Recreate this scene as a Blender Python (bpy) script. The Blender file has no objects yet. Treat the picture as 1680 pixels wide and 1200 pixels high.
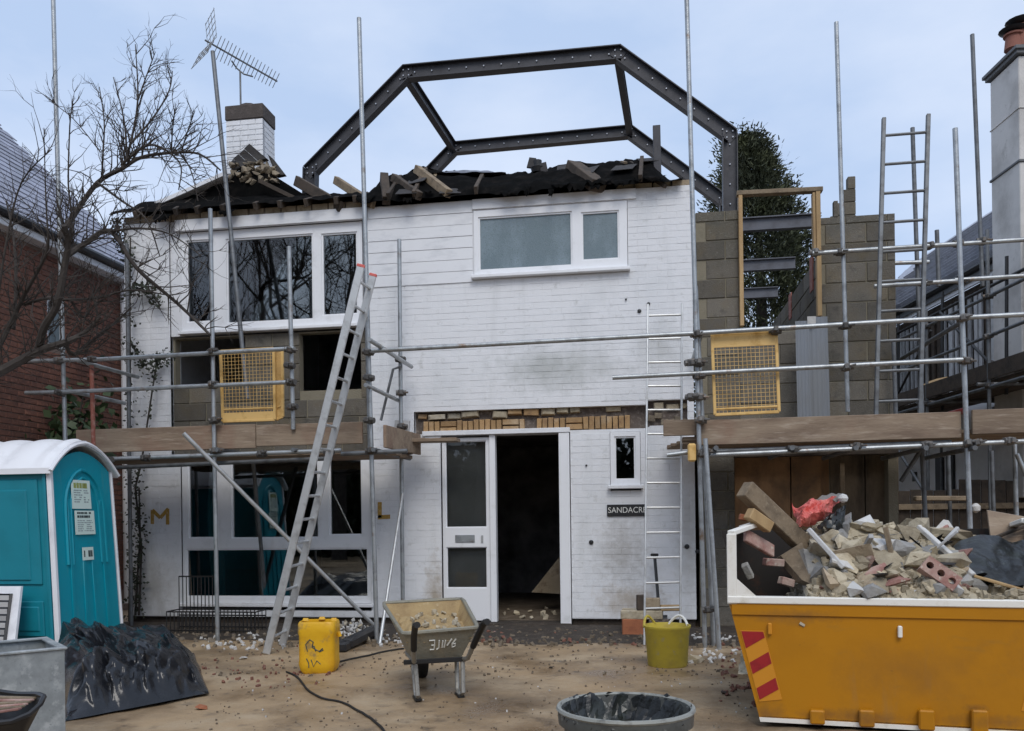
import bpy, bmesh, math, random
from mathutils import Vector, Matrix, noise as mnoise, Euler
R = math.radians
rnd = random.Random(11)
S = bpy.context.scene
V = Vector
# ------------------------------------------------------------------ camera
FPX, YH = 1400.0, 850.0
TH, ROLL = R(8.8), R(0.7)
CAM = V((10.2 * math.sin(TH), -10.2 * math.cos(TH), 1.31))
FW = V((-math.sin(TH), math.cos(TH), 0)); RT0 = V((math.cos(TH), math.sin(TH), 0)); UP0 = V((0, 0, 1))
RT = RT0 * math.cos(ROLL) - UP0 * math.sin(ROLL)
UPV = UP0 * math.cos(ROLL) + RT0 * math.sin(ROLL)
cd = bpy.data.cameras.new('camera'); cam = bpy.data.objects.new('camera', cd); S.collection.objects.link(cam)
cd.sensor_width = 36; cd.lens = FPX / 1680 * 36; cd.shift_y = (YH - 600) / 1680
cd.clip_start = 0.1; cd.clip_end = 2000
M3 = Matrix((RT, UPV, -FW)).transposed()
cam.matrix_world = Matrix.Translation(CAM) @ M3.to_4x4()
S.camera = cam
# ------------------------------------------------------------------ sky, sun, exposure
w = bpy.data.worlds.new('World'); S.world = w; w.use_nodes = True
nt = w.node_tree; nt.nodes.clear(); L = nt.links.new
out = nt.nodes.new('ShaderNodeOutputWorld'); bg = nt.nodes.new('ShaderNodeBackground')
sky = nt.nodes.new('ShaderNodeTexSky'); sky.sky_type = 'NISHITA'; sky.sun_disc = False
SUN_EL, SUN_AZ = R(48), R(165)
sky.sun_elevation = SUN_EL; sky.sun_rotation = SUN_AZ; sky.air_density = 1.0; sky.dust_density = 3.0
tc = nt.nodes.new('ShaderNodeTexCoord'); mp = nt.nodes.new('ShaderNodeMapping'); mp.inputs['Scale'].default_value = (1.0, 1.0, 2.4)
nz = nt.nodes.new('ShaderNodeTexNoise'); nz.inputs['Scale'].default_value = 3.1; nz.inputs['Detail'].default_value = 6; nz.inputs['Roughness'].default_value = .52
rp = nt.nodes.new('ShaderNodeValToRGB'); rp.color_ramp.elements[0].position = .34; rp.color_ramp.elements[1].position = .68
rp.color_ramp.elements[0].color = (4.2, 5.35, 7.4, 1); rp.color_ramp.elements[1].color = (6.0, 6.8, 8.3, 1)
mx = nt.nodes.new('ShaderNodeMixRGB'); mx.inputs['Fac'].default_value = .86
L(tc.outputs['Generated'], mp.inputs['Vector']); L(mp.outputs[0], nz.inputs['Vector']); L(nz.outputs['Fac'], rp.inputs['Fac'])
L(sky.outputs['Color'], mx.inputs['Color1']); L(rp.outputs['Color'], mx.inputs['Color2']); L(mx.outputs['Color'], bg.inputs['Color'])
bg.inputs['Strength'].default_value = 0.08; L(bg.outputs[0], out.inputs[0])
sd = bpy.data.lights.new('sun', 'SUN'); so = bpy.data.objects.new('sun', sd); S.collection.objects.link(so)
sd.energy = .9; sd.angle = R(30); sd.color = (1, .96, .9)
so.rotation_euler = (R(90) - SUN_EL, 0, R(180) - SUN_AZ)
vs = S.view_settings; vs.view_transform = 'Standard'; vs.look = 'None'; vs.gamma = 1; vs.use_curve_mapping = False
vs.exposure = 0.72
S.cycles.max_bounces = 8; S.cycles.transparent_max_bounces = 16

def stain(m, c, rad, col, amt, noise=4.0):
    """one dirty patch round a point, its edge broken up by noise"""
    t = m.node_tree; N = t.nodes; K = t.links.new; b = N['Principled BSDF']; old = b.inputs['Base Color'].links[0].from_socket
    ge = N.new('ShaderNodeNewGeometry'); ma = N.new('ShaderNodeMapping'); ma.vector_type = 'TEXTURE'; ma.inputs['Location'].default_value = c; ma.inputs['Scale'].default_value = rad
    ln = N.new('ShaderNodeVectorMath'); ln.operation = 'LENGTH'; no = N.new('ShaderNodeTexNoise'); no.inputs['Scale'].default_value = noise; no.inputs['Detail'].default_value = 7; no.inputs['Roughness'].default_value = .7
    ad = N.new('ShaderNodeMath'); ad.operation = 'MULTIPLY_ADD'; ad.inputs[1].default_value = -2.2; mr = N.new('ShaderNodeMapRange'); mr.inputs['From Min'].default_value = 0; mr.inputs['From Max'].default_value = -1.0; mr.inputs['To Max'].default_value = amt
    mi = N.new('ShaderNodeMixRGB'); mi.inputs['Color2'].default_value = (*col, 1)
    K(ge.outputs['Position'], ma.inputs['Vector']); K(ma.outputs[0], ln.inputs[0]); K(ge.outputs['Position'], no.inputs['Vector']); K(no.outputs['Fac'], ad.inputs[0]); K(ln.outputs['Value'], ad.inputs[2]); K(ad.outputs[0], mr.inputs['Value'])
    K(mr.outputs[0], mi.inputs['Fac']); K(old, mi.inputs['Color1']); K(mi.outputs[0], b.inputs['Base Color'])
# ------------------------------------------------------------------ projection of measured positions into the place
def ray(px, py):
    return FW + RT * ((px - 840) / FPX) + UPV * ((YH - py) / FPX)
def PY(px, py, y):
    d = ray(px, py); t = (y - CAM.y) / d.y; return CAM + d * t
def PX(px, py, x):
    d = ray(px, py); t = (x - CAM.x) / d.x; return CAM + d * t
def G(px, py, z=0.0):
    d = ray(px, py); t = (z - CAM.z) / d.z; return CAM + d * t
def D(px, py, dep):
    return CAM + ray(px, py) * dep

# ------------------------------------------------------------------ materials
MATS = {}
def mat(name, col, rough=.8, metal=0.0, layers=(), bump=None, rand=0.0, spec=.5, coat=0.0):
    """layers: (scale, colour, lo, hi[, stretch xyz[, detail]]) noise-masked colours; positions are world positions"""
    m = bpy.data.materials.new(name); m.use_nodes = True; t = m.node_tree; N = t.nodes; K = t.links.new
    b = N['Principled BSDF']; b.inputs['Roughness'].default_value = rough; b.inputs['Metallic'].default_value = metal
    b.inputs['Specular IOR Level'].default_value = spec
    if coat: b.inputs['Coat Weight'].default_value = coat
    ge = N.new('ShaderNodeNewGeometry'); cur = None
    rgb = N.new('ShaderNodeRGB'); rgb.outputs[0].default_value = (*col, 1); cur = rgb.outputs[0]
    for i, l in enumerate(layers):
        sc, c, lo, hi = l[:4]; st = l[4] if len(l) > 4 and l[4] else (1, 1, 1); det = l[5] if len(l) > 5 else 5
        ma = N.new('ShaderNodeMapping'); ma.inputs['Scale'].default_value = st; ma.inputs['Location'].default_value = (i * 7.3, i * 3.1, i * 5.7)
        no = N.new('ShaderNodeTexNoise'); no.inputs['Scale'].default_value = sc; no.inputs['Detail'].default_value = det; no.inputs['Roughness'].default_value = .62
        mr = N.new('ShaderNodeMapRange'); mr.inputs['From Min'].default_value = lo; mr.inputs['From Max'].default_value = hi
        mi = N.new('ShaderNodeMixRGB'); mi.inputs['Color2'].default_value = (*c, 1)
        K(ge.outputs['Position'], ma.inputs['Vector']); K(ma.outputs[0], no.inputs['Vector']); K(no.outputs['Fac'], mr.inputs['Value'])
        K(mr.outputs[0], mi.inputs['Fac']); K(cur, mi.inputs['Color1']); cur = mi.outputs[0]
    if rand:
        oi = N.new('ShaderNodeObjectInfo'); mr = N.new('ShaderNodeMapRange')
        mr.inputs['To Min'].default_value = 1 - rand; mr.inputs['To Max'].default_value = 1 + rand
        hs = N.new('ShaderNodeHueSaturation'); K(oi.outputs['Random'], mr.inputs['Value']); K(mr.outputs[0], hs.inputs['Value'])
        K(cur, hs.inputs['Color']); cur = hs.outputs[0]
    K(cur, b.inputs['Base Color'])
    if bump:
        sc, stg = bump[:2]; st = bump[2] if len(bump) > 2 else (1, 1, 1)
        ma = N.new('ShaderNodeMapping'); ma.inputs['Scale'].default_value = st
        no = N.new('ShaderNodeTexNoise'); no.inputs['Scale'].default_value = sc; no.inputs['Detail'].default_value = 6
        bu = N.new('ShaderNodeBump'); bu.inputs['Strength'].default_value = stg; bu.inputs['Distance'].default_value = .01
        K(ge.outputs['Position'], ma.inputs['Vector']); K(ma.outputs[0], no.inputs['Vector']); K(no.outputs['Fac'], bu.inputs['Height']); K(bu.outputs[0], b.inputs['Normal'])
    MATS[name] = m; return m
def glass(name, tint, ior=1.5):
    m = bpy.data.materials.new(name); m.use_nodes = True; t = m.node_tree; t.nodes.clear(); K = t.links.new
    o = t.nodes.new('ShaderNodeOutputMaterial'); a = t.nodes.new('ShaderNodeBsdfTransparent'); g = t.nodes.new('ShaderNodeBsdfGlossy')
    a.inputs[0].default_value = (*tint, 1); g.inputs['Roughness'].default_value = .015
    f = t.nodes.new('ShaderNodeFresnel'); f.inputs['IOR'].default_value = ior; mi = t.nodes.new('ShaderNodeMixShader')
    K(f.outputs[0], mi.inputs[0]); K(a.outputs[0], mi.inputs[1]); K(g.outputs[0], mi.inputs[2]); K(mi.outputs[0], o.inputs[0])
    MATS[name] = m; return m

m_paint = mat('white_masonry_paint', (.77, .78, .80), .75, layers=[(2.4, (.62, .635, .64), .52, .80, (1.6, 1, .22)), (1.3, (.67, .69, .71), .50, .72), (9, (.5, .51, .5), .60, .80), (2.2, (.36, .38, .36), .66, .86, (1, 1, .8)), (26, (.18, .16, .13), .74, .80)], bump=(60, .35))
m_mortar = mat('painted_mortar', (.76, .77, .79), .85, layers=[(3, (.60, .61, .62), .5, .8)], bump=(80, .4))
m_frame = mat('white_upvc', (.82, .83, .85), .35, layers=[(5, (.62, .63, .63), .55, .85)])
m_board = mat('white_cladding', (.76, .77, .79), .5, layers=[(3, (.56, .575, .6), .5, .8, (1, 1, 3))])
m_glass = glass('window_glass', (.75, .8, .8), 2.1)
m_frost = mat('obscured_glass', (.15, .20, .225), .22, layers=[(2.0, (.25, .315, .355), .42, .7, (1, 1, .5)), (70, (.12, .17, .18), .5, .75)], bump=(120, .3))
m_dgrey = mat('grey_screen', (.5, .5, .49), .6, layers=[(3, (.6, .6, .59), .4, .7)])
m_slate_sky = mat('sky_paled_slate', (.42, .44, .50), .5, layers=[(6, (.32, .335, .385), .45, .7), (15, (.5, .51, .55), .6, .8)], rand=.12)  # slate copy paled to paint sky reflection on the right-hand roof
m_lump = mat('dusty_brown_masonry', (.23, .19, .135), .95, layers=[(9, (.13, .105, .08), .45, .7), (4, (.36, .31, .24), .52, .75)], bump=(40, .9), rand=.25)
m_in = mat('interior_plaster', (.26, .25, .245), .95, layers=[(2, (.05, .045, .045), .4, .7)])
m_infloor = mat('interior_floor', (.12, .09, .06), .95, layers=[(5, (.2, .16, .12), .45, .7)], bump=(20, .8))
m_curtain = mat('curtain', (.32, .35, .32), .9)
m_brick_y = mat('buff_brick', (.35, .22, .105), .9, layers=[(14, (.25, .15, .08), .5, .7), (5, (.45, .34, .22), .52, .75)], bump=(60, .6), rand=.22)
m_brick_c = mat('cream_brick', (.36, .29, .2), .9, layers=[(12, (.2, .14, .09), .5, .72), (6, (.5, .42, .32), .5, .75)], bump=(50, .6), rand=.2)
m_mortar_d = mat('dark_mortar', (.13, .105, .09), .95, layers=[(18, (.27, .23, .2), .5, .7)], bump=(40, 1.0))
m_brick_r = mat('red_brick', (.20, .088, .06), .9, layers=[(3, (.13, .06, .045), .45, .65), (20, (.36, .16, .10), .55, .75)], bump=(60, .5), rand=.2)
m_mortar_r = mat('brick_mortar', (.22, .16, .13), .95)
m_block = mat('concrete_block', (.140, .126, .104), .95, layers=[(2.5, (.15, .122, .078), .48, .72), (1.6, (.085, .083, .07), .5, .75), (40, (.19, .18, .15), .55, .75), (7, (.06, .057, .05), .56, .78)], bump=(90, .8), rand=.24)
m_blockmort = mat('block_mortar', (.23, .205, .15), .95, layers=[(10, (.2, .18, .13), .5, .7)], bump=(60, .6))
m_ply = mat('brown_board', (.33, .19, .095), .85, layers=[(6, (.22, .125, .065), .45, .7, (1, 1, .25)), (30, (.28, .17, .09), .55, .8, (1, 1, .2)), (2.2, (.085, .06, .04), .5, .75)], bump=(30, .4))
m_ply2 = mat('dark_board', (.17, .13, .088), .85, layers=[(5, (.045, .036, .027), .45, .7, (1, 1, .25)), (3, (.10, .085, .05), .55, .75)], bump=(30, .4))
m_slate = mat('blue_slate', (.27, .28, .345), .5, layers=[(6, (.19, .195, .235), .45, .7), (15, (.34, .345, .38), .6, .8)], rand=.2)
m_tile = mat('dark_roof_tile', (.034, .031, .031), .85, layers=[(8, (.06, .055, .05), .5, .75)], bump=(30, .6), rand=.2)
m_felt = mat('black_felt', (.006, .006, .006), .95, layers=[(7, (.016, .014, .013), .5, .75)], bump=(18, .8), spec=.03)
m_feltb = mat('grey_blue_membrane', (.16, .17, .2), .5, layers=[(6, (.07, .07, .09), .45, .7)], bump=(9, .7))
m_timber = mat('weathered_timber', (.23, .175, .115), .85, layers=[(9, (.12, .09, .06), .45, .7, (1, 1, 1)), (40, (.33, .27, .19), .55, .8)], bump=(40, .4), rand=.2)
m_dtimber = mat('dark_timber', (.07, .052, .038), .85, layers=[(9, (.035, .028, .022), .45, .7)], bump=(40, .4), rand=.25)
m_newtimber = mat('new_timber', (.43, .29, .14), .7, layers=[(12, (.32, .2, .09), .45, .7, (1, 1, .15))], bump=(40, .25), rand=.12)
m_scafboard = mat('scaffold_board', (.27, .205, .145), .9, layers=[(7, (.17, .12, .085), .42, .68, (.25, 1, 1)), (30, (.38, .31, .24), .55, .78, (.15, 1, 1)), (1.7, (.22, .13, .09), .52, .75)], bump=(40, .5, (.15, 1, 1)), rand=.15)
m_galv = mat('galvanised_tube', (.40, .42, .43), .42, .65, layers=[(7, (.22, .225, .225), .48, .72), (30, (.52, .54, .55), .58, .8), (5, (.22, .14, .085), .60, .74), (2.0, (.55, .5, .4), .68, .74)], bump=(60, .2))
m_galvd = mat('dull_steel_tube', (.17, .18, .19), .55, .5, layers=[(8, (.09, .09, .09), .45, .7)])
m_coupler = mat('coupler_steel', (.13, .125, .12), .6, .6, layers=[(20, (.2, .13, .08), .55, .7)], rand=.35)
m_alu = mat('aluminium', (.56, .57, .57), .4, .55, layers=[(8, (.36, .36, .35), .5, .75), (30, (.30, .27, .23), .64, .8)])
m_steel = mat('grey_steel_section', (.055, .055, .062), .55, .3, layers=[(5, (.035, .034, .038), .45, .7), (12, (.095, .09, .09), .6, .8)])
m_steelf = mat('bluish_steel_joist', (.11, .115, .135), .55, .3, layers=[(5, (.07, .07, .08), .45, .7)])
m_boltsky = mat('bolt_and_sky_dot', (.42, .44, .48), .35, .4)  # pale for plate bolts and for sky showing through web holes
m_yelpaint = mat('yellow_powder_coat', (.72, .47, .17), .5, layers=[(8, (.46, .25, .05), .5, .75), (40, (.3, .2, .1), .66, .8)])
m_black = mat('black_metal', (.014, .014, .015), .45)
m_blackp = mat('black_plastic', (.016, .016, .018), .42, layers=[(8, (.04, .038, .035), .5, .75)])
m_mud = mat('muddy_ground', (.375, .262, .15), .60, layers=[(.55, (.20, .142, .085), .44, .62), (1.6, (.43, .33, .215), .48, .7), (6, (.14, .105, .07), .56, .76), (45, (.40, .335, .25), .62, .78), (.9, (.10, .075, .052), .60, .74), (120, (.12, .09, .065), .6, .72)], bump=(24, .9))
def wetness(m, scale, lo, hi, dry, wet):
    """damp patches: the same noise that darkens them makes them shinier"""
    t = m.node_tree; N = t.nodes; K = t.links.new; b = N['Principled BSDF']; old = b.inputs['Base Color'].links[0].from_socket
    ge = N.new('ShaderNodeNewGeometry'); no = N.new('ShaderNodeTexNoise'); no.inputs['Scale'].default_value = scale; no.inputs['Detail'].default_value = 6; no.inputs['Roughness'].default_value = .6
    mr = N.new('ShaderNodeMapRange'); mr.inputs['From Min'].default_value = lo; mr.inputs['From Max'].default_value = hi; mr2 = N.new('ShaderNodeMapRange'); mr2.inputs['To Min'].default_value = dry; mr2.inputs['To Max'].default_value = wet
    mi = N.new('ShaderNodeMixRGB'); mi.blend_type = 'MULTIPLY'; mi.inputs['Color2'].default_value = (.55, .50, .45, 1)
    K(ge.outputs['Position'], no.inputs['Vector']); K(no.outputs['Fac'], mr.inputs['Value']); K(mr.outputs[0], mr2.inputs['Value']); K(mr2.outputs[0], b.inputs['Roughness']); K(mr.outputs[0], mi.inputs['Fac']); K(old, mi.inputs['Color1']); K(mi.outputs[0], b.inputs['Base Color'])
wetness(m_mud, .9, .46, .64, .72, .26)
m_soil = mat('dark_rubbly_soil', (.042, .033, .026), .9, layers=[(9, (.085, .066, .05), .5, .7), (40, (.25, .22, .18), .62, .75)], bump=(30, 1.0))
m_stone = mat('loose_stone', (.21, .165, .115), .9, layers=[(5, (.13, .10, .07), .45, .7), (2.0, (.32, .28, .23), .58, .72)], bump=(60, .5), rand=.35)
m_rubble = mat('broken_masonry', (.43, .37, .265), .92, layers=[(7, (.25, .205, .14), .45, .68), (3, (.45, .42, .36), .52, .72), (22, (.17, .145, .11), .6, .78)], bump=(35, .9), rand=.3)
m_rubgrey = mat('grey_concrete_lump', (.27, .265, .255), .92, layers=[(7, (.18, .175, .165), .45, .7), (3, (.33, .30, .24), .5, .7)], bump=(35, .9), rand=.3)
m_pink = mat('pinkish_red_brick', (.29, .15, .125), .9, layers=[(12, (.20, .10, .08), .5, .7), (5, (.42, .31, .26), .46, .66), (25, (.46, .40, .33), .58, .7)], bump=(50, .5), rand=.2)
m_orange = mat('orange_clay', (.36, .13, .06), .85, layers=[(10, (.24, .08, .04), .5, .75)], bump=(50, .4), rand=.2)
m_plaster = mat('white_plaster_lump', (.56, .55, .53), .9, layers=[(8, (.42, .42, .42), .5, .75)], bump=(40, .6), rand=.15)
m_skip = mat('yellow_skip_paint', (.46, .19, .002), .40, layers=[(1.6, (.40, .165, .003), .45, .7), (9, (.36, .17, .02), .60, .78, (.25, .25, 1)), (3, (.34, .18, .05), .60, .8, (1.5, 1.5, .35)), (22, (.13, .055, .025), .70, .77, (.4, .4, 1)), (60, (.16, .08, .03), .72, .78)], bump=(3.2, .6))
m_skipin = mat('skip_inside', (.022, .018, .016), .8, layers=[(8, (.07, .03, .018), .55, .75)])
m_skiprim = mat('white_skip_rim', (.82, .80, .74), .5, layers=[(9, (.62, .58, .48), .55, .75), (28, (.25, .18, .11), .68, .78)])
m_redmark = mat('red_reflective', (.33, .018, .022), .35, layers=[(12, (.24, .015, .02), .5, .7)])
m_orgmark = mat('orange_reflective', (.60, .25, .02), .35)
m_redpl = mat('faded_red_plastic', (.62, .12, .10), .5, layers=[(9, (.72, .26, .2), .5, .75)], bump=(20, .5))
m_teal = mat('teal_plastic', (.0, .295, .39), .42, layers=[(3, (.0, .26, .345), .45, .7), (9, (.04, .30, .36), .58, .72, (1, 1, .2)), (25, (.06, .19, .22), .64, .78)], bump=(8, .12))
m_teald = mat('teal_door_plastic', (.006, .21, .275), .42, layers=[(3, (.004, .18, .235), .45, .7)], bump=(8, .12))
m_whitepl = mat('white_plastic', (.80, .81, .84), .45, layers=[(4, (.62, .63, .66), .52, .78)])
m_poster = mat('pale_green_poster', (.66, .80, .74), .6)
m_ink = mat('dark_print', (.05, .07, .07), .7)
m_inkg = mat('grey_print', (.30, .36, .37), .7)
m_inky = mat('olive_print', (.30, .34, .10), .7)
m_tarp = mat('black_plastic_sheet', (.010, .011, .014), .23, layers=[(5, (.025, .027, .033), .5, .75), (14, (.10, .09, .08), .66, .78)], bump=(26, .35))
m_tank = mat('galvanised_tank', (.36, .385, .39), .55, .25, layers=[(5, (.25, .27, .275), .42, .6), (14, (.46, .48, .48), .52, .68), (50, (.2, .22, .22), .6, .72)])
m_drum = mat('yellow_drum_plastic', (.74, .42, .012), .45, layers=[(7, (.62, .31, .01), .48, .7), (9, (.38, .24, .07), .56, .72), (30, (.2, .13, .05), .68, .76)], bump=(12, .3))
m_trug = mat('yellow_trug_rubber', (.50, .40, .045), .6, layers=[(5, (.38, .30, .06), .45, .7), (12, (.36, .32, .20), .6, .76)], bump=(20, .4))
m_barrow = mat('cement_splashed_steel', (.25, .24, .195), .6, .25, layers=[(6, (.30, .265, .19), .45, .65), (18, (.12, .12, .10), .58, .75)], bump=(40, .5))
m_barrowin = mat('sandy_tray', (.38, .27, .13), .8, layers=[(7, (.28, .19, .09), .45, .7), (20, (.5, .4, .25), .6, .78)], bump=(30, .8))
m_tubeleg = mat('worn_barrow_tube', (.34, .33, .30), .5, .4, layers=[(20, (.16, .15, .13), .5, .7)])
m_rubber = mat('black_rubber', (.012, .012, .012), .7)
m_white = mat('white_paint_mark', (.7, .7, .66), .7)
m_ochre = mat('ochre_spray_paint', (.42, .25, .05), .8, layers=[(30, (.55, .42, .22), .5, .75)])
m_bark = mat('winter_bark', (.046, .038, .033), .9, layers=[(12, (.075, .063, .053), .5, .75)], bump=(30, .6))
m_conif = mat('conifer_sprays', (.042, .050, .026), .8, layers=[(1.3, (.082, .092, .038), .45, .62), (.7, (.018, .024, .014), .5, .7), (6, (.095, .10, .05), .56, .75)])
m_shrub = mat('evergreen_leaf', (.035, .06, .022), .6, layers=[(5, (.06, .09, .035), .5, .7)])
m_ivy = mat('dark_climber_leaf', (.03, .038, .022), .6, layers=[(6, (.055, .06, .03), .5, .7)])
m_cream = mat('cream_render', (.66, .635, .605), .85, layers=[(1.5, (.45, .43, .405), .45, .7), (6, (.38, .36, .33), .62, .8)], bump=(50, .3))
m_leadgrey = mat('lead_grey', (.12, .125, .13), .6)
m_greywood = mat('pale_batten', (.45, .45, .45), .8, layers=[(8, (.3, .3, .3), .5, .7)], rand=.3)
m_whitefar = mat('far_white_wall', (.80, .81, .83), .8, layers=[(2, (.68, .69, .7), .5, .75)])
m_chimd = mat('chimney_cap_band', (.075, .062, .055), .9, layers=[(10, (.12, .10, .09), .5, .7)], bump=(40, .6))
m_chimpot = mat('terracotta_pot', (.25, .10, .07), .8)
m_insul = mat('grey_metal_sheet', (.17, .18, .19), .6, .2, layers=[(4, (.18, .2, .23), .45, .7, (1, 1, .2))])
m_hedge = mat('hedge_leaf', (.02, .03, .014), .8)
m_asph = mat('asphalt', (.05, .05, .05), .9)
m_cable = mat('black_cable', (.015, .014, .013), .6)
m_redtube = mat('rusty_red_tube', (.30, .10, .07), .7, layers=[(15, (.42, .25, .2), .5, .7)])
# ------------------------------------------------------------------ mesh helpers
COL = S.collection
W = {}
class MB:
    def __init__(s): s.v = []; s.f = []
    def add(s, vs_, fs, mat4=None):
        n = len(s.v)
        s.v += [tuple(mat4 @ V(p)) if mat4 else tuple(p) for p in vs_]
        s.f += [tuple(i + n for i in f) for f in fs]; return s
    def box(s, x0, x1, y0, y1, z0, z1, ch=0.0, m=None):
        c = V(((x0+x1)/2, (y0+y1)/2, (z0+z1)/2)); h = V((abs(x1-x0)/2, abs(y1-y0)/2, abs(z1-z0)/2))
        T = Matrix.Translation(c); return s.obox(T if m is None else m @ T, h, ch)
    def obox(s, m, h, ch=0.0):
        vs_, fs = chbox(h, ch); return s.add(vs_, fs, m)
    def beam(s, p, q, a, b, up=(0, 0, 1), ch=0.0):
        """bar from p to q; a = size along up, b = size sideways"""
        p = V(p); q = V(q); d = (q - p); l = d.length; d.normalize(); u = V(up); u = (u - d * u.dot(d))
        if u.length < 1e-4: u = d.orthogonal()
        u.normalize(); sd_ = d.cross(u)
        m = Matrix((d, sd_, u)).transposed().to_4x4(); m.translation = (p + q) / 2
        return s.obox(m, V((l/2, b/2, a/2)), ch)
    def tube(s, p, q, r, n=8, r2=None, cap=True): return s.path([p, q], [r, r if r2 is None else r2], n, cap)
    def path(s, pts, rad, n=6, cap=True, closed=False):
        pts = [V(p) for p in pts]; k = len(pts)
        if not hasattr(rad, '__len__'): rad = [rad] * k
        vs_ = []; fs = []; prev = None
        for i, p in enumerate(pts):
            if closed: d = pts[(i+1) % k] - pts[i-1]
            else: d = pts[min(i+1, k-1)] - pts[max(i-1, 0)]
            if d.length < 1e-7: d = V((0, 0, 1))
            d.normalize()
            if prev is None: u = d.orthogonal().normalized()
            else:
                u = prev - d * prev.dot(d)
                u = d.orthogonal().normalized() if u.length < 1e-5 else u.normalized()
            prev = u; w_ = d.cross(u)
            for j in range(n):
                a = 2 * math.pi * j / n; vs_.append(p + (u * math.cos(a) + w_ * math.sin(a)) * rad[i])
        for i in range(k if closed else k - 1):
            i2 = (i + 1) % k
            for j in range(n): fs.append((i*n+j, i*n+(j+1) % n, i2*n+(j+1) % n, i2*n+j))
        if cap and not closed: fs.append(tuple(range(n-1, -1, -1))); fs.append(tuple((k-1)*n+j for j in range(n)))
        return s.add(vs_, fs)
    def lathe(s, prof, n=20, m=None, cap=True):
        vs_ = []; fs = []
        for r_, z in prof:
            for j in range(n):
                a = 2*math.pi*j/n; vs_.append((r_*math.cos(a), r_*math.sin(a), z))
        for i in range(len(prof)-1):
            for j in range(n): fs.append((i*n+j, i*n+(j+1) % n, (i+1)*n+(j+1) % n, (i+1)*n+j))
        if cap:
            fs.append(tuple(range(n-1, -1, -1))); fs.append(tuple((len(prof)-1)*n+j for j in range(n)))
        return s.add(vs_, fs, m)
    def prism(s, poly, fn0, fn1):
        """poly of 2-D points; fn0 / fn1 map a point to the two 3-D faces"""
        n = len(poly); vs_ = [fn0(p) for p in poly] + [fn1(p) for p in poly]
        fs = [tuple(range(n)), tuple(range(2*n-1, n-1, -1))] + [(i, i+n, (i+1) % n + n, (i+1) % n) for i in range(n)]
        return s.add(vs_, fs)
    def grid(s, fn, nu, nv, m=None):
        vs_ = [fn(i/nu, j/nv) for j in range(nv+1) for i in range(nu+1)]
        fs = [(j*(nu+1)+i, j*(nu+1)+i+1, (j+1)*(nu+1)+i+1, (j+1)*(nu+1)+i) for j in range(nv) for i in range(nu)]
        return s.add(vs_, fs, m)
    def mesh(s, name, m, smooth=False):
        me = bpy.data.meshes.new(name); me.from_pydata(s.v, [], s.f); me.update()
        b = bmesh.new(); b.from_mesh(me); bmesh.ops.recalc_face_normals(b, faces=b.faces); b.to_mesh(me); b.free()
        if m: me.materials.append(m)
        if smooth: me.polygons.foreach_set('use_smooth', [True] * len(me.polygons)); smoothangle(me)
        return me
def smoothangle(me):
    b = bmesh.new(); b.from_mesh(me)
    for e in b.edges:
        if len(e.link_faces) == 2 and e.calc_face_angle(0) > .75: e.smooth = False
    b.to_mesh(me); b.free()
def chbox(h, c):
    hx, hy, hz = h
    if c <= 0:
        vs_ = [(x*hx, y*hy, z*hz) for x in (-1, 1) for y in (-1, 1) for z in (-1, 1)]
        return vs_, [(0, 1, 3, 2), (4, 6, 7, 5), (0, 4, 5, 1), (2, 3, 7, 6), (0, 2, 6, 4), (1, 5, 7, 3)]
    c = min(c, .45*min(h)); vs_ = []; idx = {}
    H = (hx, hy, hz)
    for sx in (-1, 1):
        for sy in (-1, 1):
            for sz in (-1, 1):
                sg = (sx, sy, sz)
                for a in range(3):
                    idx[(sg, a)] = len(vs_); vs_.append(tuple(sg[k]*(H[k] if k == a else H[k]-c) for k in range(3)))
    fs = []
    for a in range(3):
        o = [k for k in range(3) if k != a]
        for sg in (-1, 1):
            ring = []
            for p, q in ((-1, -1), (1, -1), (1, 1), (-1, 1)):
                t = [0, 0, 0]; t[a] = sg; t[o[0]] = p; t[o[1]] = q; ring.append(idx[(tuple(t), a)])
            fs.append(tuple(ring))
    for e in range(3):
        o = [k for k in range(3) if k != e]
        for p in (-1, 1):
            for q in (-1, 1):
                t0 = [0, 0, 0]; t0[e] = -1; t0[o[0]] = p; t0[o[1]] = q; t1 = list(t0); t1[e] = 1; t0, t1 = tuple(t0), tuple(t1)
                fs.append((idx[(t0, o[0])], idx[(t1, o[0])], idx[(t1, o[1])], idx[(t0, o[1])]))
    for sx in (-1, 1):
        for sy in (-1, 1):
            for sz in (-1, 1): fs.append(tuple(idx[((sx, sy, sz), a)] for a in range(3)))
    return vs_, fs
def link(name, me, parent=None, loc=(0, 0, 0)):
    o = bpy.data.objects.new(name, me); COL.objects.link(o)
    if parent is not None:
        o.parent = parent; o.location = V(loc) - W.get(parent.name, V((0, 0, 0))); W[o.name] = V(loc)
    else: o.location = loc; W[o.name] = V(loc)
    return o
def part(name, mb, m, parent, smooth=False, loc=(0, 0, 0), label=None, stuff=False):
    o = link(name, mb.mesh(name, m, smooth), parent, loc)
    if label: o['label'] = label
    if stuff: o['kind'] = 'stuff'
    return o
def inst(name, me, parent, loc, rot=None, scale=None, world_loc=True):
    o = bpy.data.objects.new(name, me); COL.objects.link(o)
    if parent is not None: o.parent = parent; o.location = V(loc) - W.get(parent.name, V((0, 0, 0)))
    else: o.location = loc
    if rot is not None: o.rotation_euler = rot
    if scale is not None: o.scale = scale
    W[o.name] = V(loc); return o
def tag(o, label, cat, group=None):
    o['label'] = label; o['category'] = cat
    if group: o['group'] = group
    return o
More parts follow.
